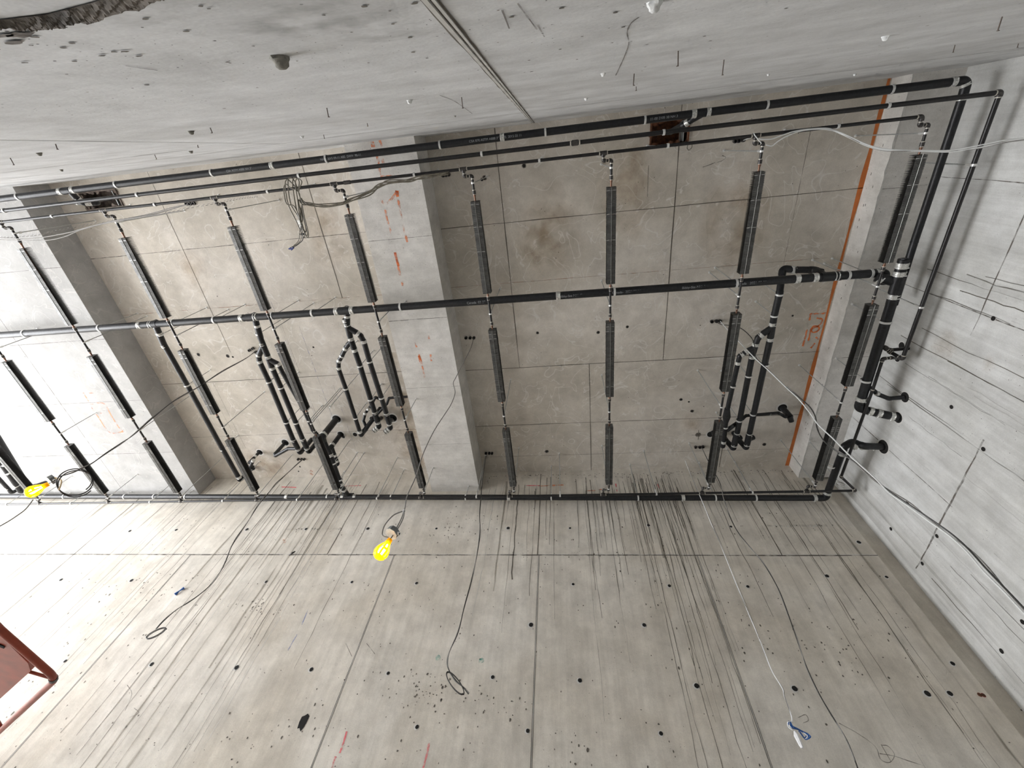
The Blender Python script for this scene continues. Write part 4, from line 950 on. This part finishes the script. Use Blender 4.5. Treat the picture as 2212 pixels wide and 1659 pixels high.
# ================================================================== CABLES
def strand(root, pts, r, mat, n=6, name='strand'): return MB().tube(smooth(pts, n), r, mat, 8).build(name, root)
def off(pts, amp, ph=0): return [Vector(p) + V(math.sin(i * 1.7 + ph) * amp, math.cos(i * 1.3 + ph) * amp, math.sin(i * 2.1 + ph) * amp * .5) for i, p in enumerate(pts)]
def loop(c_, rx, rz, yy, turns=1, start=90, tilt=0, n=14, dy=.004):
    out = []
    for k in range(int(n * turns) + 1):
        a = math.radians(start) - 2 * math.pi * k / n; x, z = rx * math.cos(a), rz * math.sin(a); ct, st_ = math.cos(tilt), math.sin(tilt)
        out.append(V(c_.x + x * ct - z * st_, yy + dy * k, c_.z + x * st_ + z * ct))
    return out
# cable with the hanging cage lamp
Y5 = 2.72
t = thing('cable', 'single grey cable dropping from the beam side to the middle yellow lamp', 'cable', (-1.53, Y5, H))
pp = [aty(*q, Y5) for q in ((1023, 730), (1017, 752), (1000, 785), (985, 815), (979, 828), (983, 848), (975, 872), (962, 893), (938, 930), (915, 978), (898, 1030), (880, 1070), (875, 1095), (873, 1103))]
strand(t, pp, .0055, 'cabg')
strand(t, [aty(*q, Y5 + .01) for q in ((873, 1103), (850, 1113), (832, 1133), (826, 1150), (828, 1158), (840, 1161))], .0055, 'cabg')
strand(t, [aty(*q, Y5 - .01) for q in ((873, 1103), (872, 1115), (866, 1130), (856, 1147))], .0055, 'cabg')
strand(t, [aty(*q, Y5 + .01) for q in ((872, 1106), (866, 1122), (853, 1147))], .0055, 'cabg')
MB().box(aty(872, 1104, Y5), (.016, .016, .02), 'white').build('cable_tie', t)
def lamp(p, label, axis, s=1.0):
    """string lamp: socket, bulb and slotted plastic cage"""
    ax_ = Vector(axis).normalized(); x = ax_.cross(V(0, 1, 0)).normalized(); y = ax_.cross(x)
    t = thing('cage_lamp', label, 'lamp', tuple(p), 'yellow cage lamps')
    prof = [(0, .022), (.03, .026), (.05, .030), (.075, .044), (.10, .056), (.125, .064), (.15, .065), (.175, .055), (.193, .032), (.20, .010)]
    nn = 20; vs = []; fs = []
    for h, r in prof:
        for k in range(nn): a = 2 * math.pi * k / nn; vs.append(p + ax_ * h * s + (x * math.cos(a) + y * math.sin(a)) * r * s)
    for i in range(len(prof) - 1):
        for k in range(nn):
            slot = (i in (2, 3, 5, 6) and k % 2 == 0) or (i == 4 and k % 4 == 0)
            if slot: continue
            fs.append([i * nn + k, i * nn + (k + 1) % nn, (i + 1) * nn + (k + 1) % nn, (i + 1) * nn + k])
    o = MB().add(vs, fs, 'cage').build('lamp_cage', t)
    sm = o.modifiers.new('s', 'SOLIDIFY'); sm.thickness = .003
    b = MB(); b.tube([p + ax_ * h * s for h in (.055, .07, .09, .115, .14, .158, .165)], [s * q for q in (.012, .014, .022, .030, .030, .020, .006)], 'bulb', 16); b.build('bulb', t)
    MB().cyl(p - ax_ * .0, p + ax_ * .055 * s, .018 * s, 'cage', 14).build('socket', t)
    MB().tube([p, p - ax_ * .03, p - ax_ * .055], .004, 'cabk', 8).build('lead', t)
    return t
def jbox(p, axis, label):
    ax_ = Vector(axis).normalized(); x = ax_.cross(V(0, 1, 0)).normalized()
    t = thing('junction_box', label, 'junction box', tuple(p), 'metal junction boxes')
    MB().cyl(p, p + ax_ * .045, .054, 'box', 8).build('body', t)
    MB().cyl(p + ax_ * .045, p + ax_ * .049, .058, 'zinc', 8).build('cover', t)
    MB().cyl(p + x * .048 - ax_ * -.02, p + x * .066 + ax_ * .02, .015, 'white', 10).cyl(p + x * .066 + ax_ * .02, p + x * .067 + ax_ * .02, .008, 'hole', 8).build('connector', t)
    return t
j = aty(852, 1146, Y5); jbox(j, (-.3, -.15, -1), 'small grey octagonal junction box hanging just above the middle yellow lamp')
lamp(aty(843, 1165, Y5), 'lit yellow cage lamp hanging free in front of the lower wall', (-.28, .08, -1), .95)
# left lamp
Y8 = 2.70
t = thing('cable', 'dark double cable sweeping down to the left yellow lamp', 'cable', (-5.61, Y8, H))
cc = [(552, 758), (530, 775), (480, 803), (430, 835), (402, 850), (370, 870), (330, 903), (290, 938), (262, 957), (230, 978), (200, 1000), (180, 1010), (160, 1020), (130, 1029)]
pp = [aty(*q, Y8) for q in cc]; strand(t, pp, .0062, 'cabk'); strand(t, off(pp, .010, 1), .0055, 'cabg')
cl = aty(160, 1039, Y8 - .01)
uu = (cl - CAM).normalized().cross(V(0, 0, 1)).normalized(); vv_ = uu.cross((cl - CAM).normalized())
strand(t, [cl + uu * math.cos(k * .4) * .145 + vv_ * math.sin(k * .4) * .135 + V(0, .0015 * k, 0) for k in range(33)], .006, 'cabk', 3, 'coil')
jbox(aty(118, 1033, Y8), (-.4, 0, -1), 'grey junction box taped beside the coil above the left yellow lamp')
lamp(aty(105, 1045, Y8), 'lit yellow cage lamp at the left picture edge over the lower drain', (-.75, .1, -1), 1.0)
t = thing('tan_tape', 'strip of tan tape tying the coil beside the left yellow lamp', 'tape', tuple(aty(128, 1050, Y8)))
strand(t, [aty(*q, Y8 - .02) for q in ((108, 1029), (122, 1033), (132, 1038), (131, 1048), (127, 1058))], .007, 'tape2')
t = thing('cable', 'dark cable end leaving the left yellow lamp down to the left edge', 'cable', tuple(aty(70, 1080, Y8)))
strand(t, [aty(*q, Y8) for q in ((71, 1080), (55, 1100), (38, 1113), (15, 1128), (-25, 1150))], .006, 'cabg')
# three long cables in front of the far wall
t = thing('cable', 'grey cable pair hanging left of the middle joint, ending in a low coil', 'cable', (-1.6, 5.25, H))
kk = [(1050, 985), (1046, 1010), (1042, 1040), (1039, 1070), (1036, 1110), (1037, 1150), (1031, 1195), (1019, 1250), (1003, 1310), (990, 1365), (972, 1405), (966, 1428), (970, 1448), (985, 1470), (1000, 1484), (1012, 1499)]
pp = [aty(*q, 5.25) for q in kk]; strand(t, pp, .0062, 'cabk'); strand(t, off(pp, .009, 2), .0055, 'cabg')
cl = aty(983, 1476, 5.22); strand(t, loop(cl, .16, .045, 5.2, 2.0, 0, -.75, 16, .001), .0055, 'cabk', 3, 'coil')
t = thing('cable', 'grey cable pair hanging over the left wall, ending in a coil beside the brown streaks', 'cable', (-5.58, 5.21, H))
kk = [(655, 992), (640, 1005), (612, 1030), (595, 1045), (580, 1065), (558, 1092), (533, 1130), (510, 1162), (498, 1185), (488, 1212), (474, 1238), (455, 1263), (430, 1285), (405, 1302), (380, 1318), (355, 1340), (338, 1358)]
pp = [aty(*q, 5.21) for q in kk]; strand(t, pp, .0062, 'cabk'); strand(t, off(pp, .012, 3), .0055, 'cabg')
cl = aty(338, 1368, 5.19); strand(t, loop(cl, .11, .055, 5.17, 2.0, 0, .62, 16, .001), .0055, 'cabk', 3, 'coil')
t = thing('cable', 'dark cable hanging over the right half of the lower wall and leaving at the bottom', 'cable', (2.48, 5.21, H))
kk = [(1515, 965), (1527, 990), (1543, 1020), (1556, 1046), (1563, 1075), (1572, 1103), (1583, 1130), (1598, 1155), (1620, 1182), (1644, 1210), (1665, 1242), (1685, 1280), (1702, 1325), (1717, 1368), (1728, 1400), (1742, 1440), (1765, 1490), (1790, 1535), (1812, 1570), (1832, 1605), (1853, 1660), (1872, 1720)]
pp = [aty(*q, 5.21) for q in kk]; strand(t, pp, .0062, 'cabk'); strand(t, off(pp, .006, 4), .005, 'cabg')
# white string and the blue bundle it carries
YS = 5.53
t = thing('string', 'white twisted string hanging straight down to the blue wire bundle', 'string', (2.2, YS, H))
kk = [(1480, 995), (1489, 1018), (1500, 1044), (1512, 1072), (1524, 1100), (1537, 1133), (1550, 1160), (1562, 1190), (1574, 1220), (1590, 1260), (1604, 1293), (1619, 1330), (1634, 1365), (1652, 1410), (1668, 1450), (1690, 1487), (1694, 1503), (1703, 1527), (1710, 1548), (1711, 1560)]
pp = [aty(*q, YS) for q in kk]; strand(t, pp, .0055, 'white'); strand(t, off(pp, .005, 1), .0045, 'cabg', 8)
t = thing('wire_bundle', 'bundle of bright blue and white wires tied at the end of the white string', 'wire bundle', tuple(aty(1722, 1575, YS)))
for k in range(7):
    a = k * .9; o_ = V(.012 * math.cos(a), -.01 - .004 * k, .012 * math.sin(a))
    strand(t, [aty(*q, YS) + o_ * (1.4 if i in (1, 4) else .6) for i, q in enumerate(((1705, 1560), (1708, 1572), (1722, 1576), (1735, 1583), (1745, 1592), (1738, 1597), (1726, 1582)))], .005, 'blue' if k % 4 else 'white', 4, 'wire')
strand(t, [aty(*q, YS - .02) for q in ((1712, 1558), (1702, 1560), (1703, 1570), (1712, 1577))], .005, 'white', 4, 'wire')
t = thing('paper_tag', 'folded white tag hanging below the blue wire bundle', 'tag', tuple(aty(1718, 1580, YS)))
a, b_ = aty(1716, 1579, YS - .02), aty(1733, 1616, YS - .02)
MB().tube([a, a.lerp(b_, .25), a.lerp(b_, .8), b_], [.008, .026, .020, .012], 'white', 6).build('tag_body', t)
# cables of the right side
Y4 = 2.67
t = thing('cable', 'pale and dark cable pair swinging down right across the trunk to the right edge', 'cable', (2.5, Y4, H))
kk = [(1556, 694), (1575, 716), (1600, 742), (1632, 775), (1662, 802), (1697, 836), (1725, 862), (1750, 893), (1768, 918), (1800, 948), (1826, 975), (1853, 1000), (1892, 1035), (1920, 1064), (1960, 1092), (2005, 1125), (2050, 1157), (2088, 1192), (2125, 1235), (2170, 1280), (2230, 1345)]
pp = [aty(*q, Y4) for q in kk]; strand(t, pp, .0058, 'cabw')
kk = [(1547, 694), (1558, 701), (1576, 703), (1600, 709), (1622, 728), (1630, 748), (1633, 772), (1645, 785), (1664, 803), (1698, 836), (1728, 860), (1750, 880), (1761, 900), (1765, 925), (1778, 950), (1800, 970), (1826, 985), (1853, 1003), (1892, 1037), (1922, 1062), (1962, 1089), (2008, 1120), (2055, 1153), (2092, 1186), (2130, 1228), (2175, 1275), (2232, 1335)]
strand(t, [aty(*q, Y4 + .02) for q in kk], .0058, 'cabk')
strand(t, off([aty(*q, Y4 + .04) for q in kk[9:]], .012, 2), .005, 'cabg')
t = thing('cable', 'white cable pair looping from the header across the right corner to the right edge', 'cable', tuple(at(1700, 300, 7.05)))
kk = [(1640, 300), (1650, 301), (1668, 300), (1690, 292), (1715, 284), (1745, 279), (1785, 277), (1807, 283), (1835, 295), (1870, 311), (1900, 320), (1940, 324), (2000, 325), (2050, 325), (2090, 319), (2130, 311), (2170, 303), (2240, 296)]
zz = [7.05 - .0 * i for i in range(len(kk))]
pp = [at(*q, 7.02 - .05 * max(0, i - 7)) for i, q in enumerate(kk)]; strand(t, pp, .0058, 'cabw')
kk = [(1655, 313), (1668, 315), (1680, 306), (1700, 294), (1730, 283), (1765, 279), (1795, 281), (1812, 287), (1838, 299), (1872, 315), (1903, 323), (1940, 326), (2000, 327), (2050, 328), (2090, 323), (2130, 316), (2170, 308), (2240, 300)]
pp = [at(*q, 7.02 - .05 * max(0, i - 7)) for i, q in enumerate(kk)]; strand(t, pp, .0058, 'cabw'); strand(t, off(pp[6:], .007, 1), .005, 'cabg')
t = thing('cable', 'short white cable from the conduit ends to the header tee', 'cable', tuple(at(1610, 304, 7.9)))
strand(t, [at(1606, 303, 8.2), at(1614, 300, 7.9), at(1625, 296, 7.3), at(1628, 288, 7.12), at(1631, 293, 7.06), at(1645, 310, 7.04)], .005, 'cabw')
# upper left cables
t = thing('cable', 'olive cable bundle draped along the header from the beam, hung up in a long loop', 'cable', tuple(at(660, 440, 6.95)))
base = [(968, 375), (935, 379), (905, 383), (880, 390), (845, 393), (820, 402), (795, 418), (760, 430), (735, 440), (700, 445), (670, 442), (655, 438), (650, 430)]
for k in range(4):
    pp = off([at(*q, 6.98 - .02 * math.sin(i)) for i, q in enumerate(base)], .010 + .004 * k, k * 1.4); strand(t, pp, .007, 'cabo')
for k, (dx, top, bot) in enumerate(((0, (616, 392), (655, 512)), (5, (622, 388), (658, 500)), (9, (632, 388), (661, 508)), (-3, (613, 402), (650, 478)), (12, (638, 390), (663, 512)))):
    kk = [(650 + dx * .3, 438), (645, 415), (top[0] + 14, top[1] + 3), (top[0] + 4, top[1] - 4), (top[0], top[1] + 8), (top[0] + 6, 440), (bot[0] - 14, bot[1] - 32), (bot[0], bot[1]), (bot[0] + 3, bot[1] - 8), (bot[0] - 6, bot[1] - 45), (652, 440)]
    strand(t, [at(*q, 6.95 - .012 * k) for q in kk], .0065, 'cabo', 5, 'loop')
for k in range(3):
    strand(t, [at(*q, 6.9) for q in ((650, 488), (653 - 3 * k, 502), (654 - 4 * k, 517), (646 - 3 * k, 526), (637 - k, 532 - k), (630, 536 + 3 * (k - 1)))], .004 + .001 * (k == 0), ('cabk', 'cabo', 'cabo')[k], 5, 'wire_end')
for q, rz in (((624, 538), .4), ((629, 540), 1.4)): MB().tube([at(*q, 6.9), at(q[0] + 5, q[1] + (-2 if rz < 1 else -6), 6.9)], [.009, .014], 'bluc', 8).build('connector', t)
t = thing('beam_clamp', 'small galvanised clamp holding the hanging olive cable loop', 'clamp', tuple(at(647, 482, 6.92)))
p = at(647, 480, 6.92); MB().box(p, (.035, .05, .03), 'zinc').cyl(p + V(-.03, -.02, 0), p + V(.03, -.02, 0), .006, 'zinc', 8).build('jaw', t); MB().box(p + V(.0, .055, 0), (.03, .045, .022), 'zinc').cyl(p + V(.012, .08, -.02), p + V(.012, .08, .02), .006, 'zinc', 8).build('bracket', t)
MB().box(p + V(-.01, .14, 0), (.06, .018, .02), 'fit').build('clip', t)
t = thing('cable', 'dark cable strands sagging along the left header to the left picture edge', 'cable', tuple(at(150, 500, 6.95)))
for k, base in enumerate((((-40, 515), (0, 518), (40, 519), (100, 519), (140, 511), (176, 496), (230, 482), (300, 470), (350, 458), (400, 443)), ((-40, 513), (0, 514), (50, 516), (90, 513), (150, 502), (178, 494), (240, 479), (320, 463), (370, 449), (405, 442)), ((178, 494), (240, 478), (300, 469), (345, 463), (390, 456)))):
    strand(t, [at(*q, 6.96 - .01 * k) for q in base], .0055, 'cabg')
t = thing('jack_chain', 'fine twisted chain strung under the left header', 'chain', tuple(at(300, 466, 6.97)))
base = [(-30, 513), (20, 512), (80, 507), (140, 495), (200, 483), (262, 474), (330, 464), (400, 450), (470, 438), (520, 428), (557, 424)]
pp = smooth([at(*q, 6.98) for q in base], 14); b = MB()
for i in range(0, len(pp) - 1):
    for s in (0, .5):
        p0 = pp[i].lerp(pp[i + 1], s); p1 = pp[i].lerp(pp[i + 1], s + .4); a = .007 * (1 if (i + int(s * 2)) % 2 else -1)
        b.tube([p0 + V(0, a, 0), p1 + V(0, a, a)], .0028, 'cabg', 5)
o = b.build('chain_links', t); o['kind'] = 'stuff'

# ================================================================== SMALL THINGS ON THE NEAR WALL
nails = [(1465, 110, 18), (1564, 129, 22), (1370, 159, 18), (1374, 187, 8), (997, 210, 18), (706, 233, 14), (2165, 36, 17), (2063, 97, 13), (793, 266, 7), (22, 341, 14), (120, 311, 9), (334, 334, 12), (454, 276, 9), (427, 313, 6), (2200, 94, 8), (699, 291, 10)]
for i, (px, py, ln) in enumerate(nails):
    p = aty(px, py, YN); q = aty(px - (px - 1304) * .005 * ln / 14, py + ln, YN + .06)
    L_ = .055 * ln / 18
    t = thing('nail', 'bent steel nail sticking out of the top wall, %s from the left' % proj_label(sorted(n[0] for n in nails).index(px), 16), 'nail', tuple(p), 'nails in the top wall')
    MB().cyl(p - V(0, .002, 0), p + V(random.uniform(-.004, .004), L_, -.004), .0026, 'nail', 8).build('shaft', t)
    MB().cyl(p + V(0, L_ - .002, -.004), p + V(0, L_ + .001, -.004), .0055, 'nail', 10).build('head', t)
lumps = [(603, 122, 0.028, 'shred', 'ragged grey'), (884, 216, 0.017, 'plug', 'pale tapered'), (84, 330, 0.017, 'shred', 'dark tapered'), (412, 283, 0.018, 'shred', 'grey tapered'), (412, 326, 0.019, 'shred', 'small grey'), (132, 366, 0.017, 'shred', 'small dark'), (652, 294, 0.017, 'plug', 'small pale'), (1266, 212, 0.015, 'plug', 'round pale'), (1303, 158, 0.014, 'plug', 'tiny white'), (1414, 4, 0.021, 'plug', 'white pointed'), (1914, 78, 0.018, 'plug', 'pale pointed'), (1847, 160, 0.014, 'plug', 'tiny pale'), (1660, 160, 0.011, 'plug', 'tiny bright'), (983, 250, 0.009, 'shred', 'tiny dark')]
for px, py, r, mt, ds in lumps:
    p = aty(px, py, YN); side = 'above the middle drain' if px > 900 else 'in its left part'
    b = MB(); pr = [(0, 1.0), (.25, .95), (.5, .75), (.8, .65), (1.0, .35)]; nn = 10; vs = []; fs = []
    for h, rr in pr:
        for k in range(nn): a = 2 * math.pi * k / nn; vs.append(p + V(math.cos(a) * rr * r * random.uniform(.8, 1.2), h * r * 1.1, math.sin(a) * rr * r * random.uniform(.7, 1.1)))
    for i in range(len(pr) - 1):
        for k in range(nn): fs.append([i * nn + k, i * nn + (k + 1) % nn, (i + 1) * nn + (k + 1) % nn, (i + 1) * nn + k])
    fs.append([(len(pr) - 1) * nn + k for k in range(nn)])
    b.add(vs, fs, mt); o = b.build('plaster_lump')
    order = proj_label(sorted(l[0] for l in lumps).index(px), 14)
    tag(o, '%s plaster lump stuck on the top wall, %s lump from the left' % (ds, order), 'plaster lump', 'plaster lumps on the top wall')
# blue connector lying against the left wall
t = thing('wire_connector', 'small blue wire connector stuck on the left of the lower wall', 'connector', tuple(aty(388, 1276, YF - .02)))
MB().tube([aty(378, 1284, YF - .02), aty(388, 1276, YF - .02), aty(398, 1270, YF - .02)], [.022, .008, .022], 'blue', 10).build('body', t)
t = thing('wire_connector', 'dark cable stub sticking out of the lower wall beside the brown streaks', 'connector', tuple(aty(631, 1195, YF - .02)))
MB().tube([aty(625, 1199, YF), aty(631, 1195, YF - .05), aty(638, 1191, YF - .05)], [.012, .016, .010], 'fit', 8).build('body', t)

# ================================================================== LIFT PLATFORM at the left edge
ZL = 3.2
t = thing('lift_platform', 'orange red steel lift basket seen from below at the lower left picture edge', 'lift', tuple(at(-120, 1480, ZL)))
def Lp(px, py, z=ZL): return at(px, py, z)
out = fillet([Lp(-150, 1225), Lp(60, 1432), Lp(66, 1450), Lp(-150, 1645)], .10, 8)
b = MB(); n = len(out); vs = [p + V(0, 0, .0) for p in out] + [p + V(0, 0, .05) for p in out]
b.add(vs, [list(range(n)), list(range(n, 2 * n))[::-1]] + [[i, i + n, (i + 1) % n + n, (i + 1) % n] for i in range(n)], 'lift')
b.build('floor_plate', t)
MB().box(Lp(-4, 1392) + V(0, 0, -.004), (.10, .04, .006), 'hole', Matrix.Rotation(.7, 3, 'Z')).build('drain_slot', t)
rail = fillet([Lp(-150, 1207), Lp(0, 1360), Lp(122, 1466), Lp(-10, 1588), Lp(-150, 1725)], .22, 10)
MB().tube(rail, .026, 'lift', 16).build('guard_rail', t)
b = MB(); b.tube([Lp(60, 1450, ZL + .02), Lp(108, 1464, ZL + .02)], .012, 'lift', 10); b.build('strut', t)
b = MB(); b.tube([Lp(-8, 1552, ZL), Lp(4, 1572, ZL)], .014, 'lift', 10); b.build('strut', t)
b = MB(); b.tube([rail[len(rail) // 2 + 5], rail[len(rail) // 2 + 7]], .030, 'fit', 14); b.build('sleeve', t)
# mast and base of the lift, left of the frame
mb_ = Lp(-150, 1480)
for sx in (-.25, .25):
    b = MB(); n_ = 5; hh = (ZL - .55) / n_
    for k in range(n_):
        z0, z1 = .5 + k * hh, .5 + (k + 1) * hh
        b.tube([V(mb_.x - 1.0 + sx, mb_.y - .5, z0), V(mb_.x - 1.0 + sx, mb_.y + .5, z1)], .03, 'lift', 8); b.tube([V(mb_.x - 1.0 + sx + .04, mb_.y + .5, z0), V(mb_.x - 1.0 + sx + .04, mb_.y - .5, z1)], .03, 'lift', 8)
    b.build('scissor_arm', t)
MB().box((mb_.x - 1.0, mb_.y, .35), (1.0, 1.6, .32), 'lift').build('chassis', t)
MB().box((mb_.x - .6, mb_.y, ZL + .03), (1.4, 1.3, .05), 'lift').build('deck', t)
for dx in (-.4, .4):
    for dy in (-.6, .6): MB().cyl((mb_.x - 1.0 + dx - .06, mb_.y + dy, .19), (mb_.x - 1.0 + dx + .06, mb_.y + dy, .19), .19, 'cabk', 20).build('wheel', t)
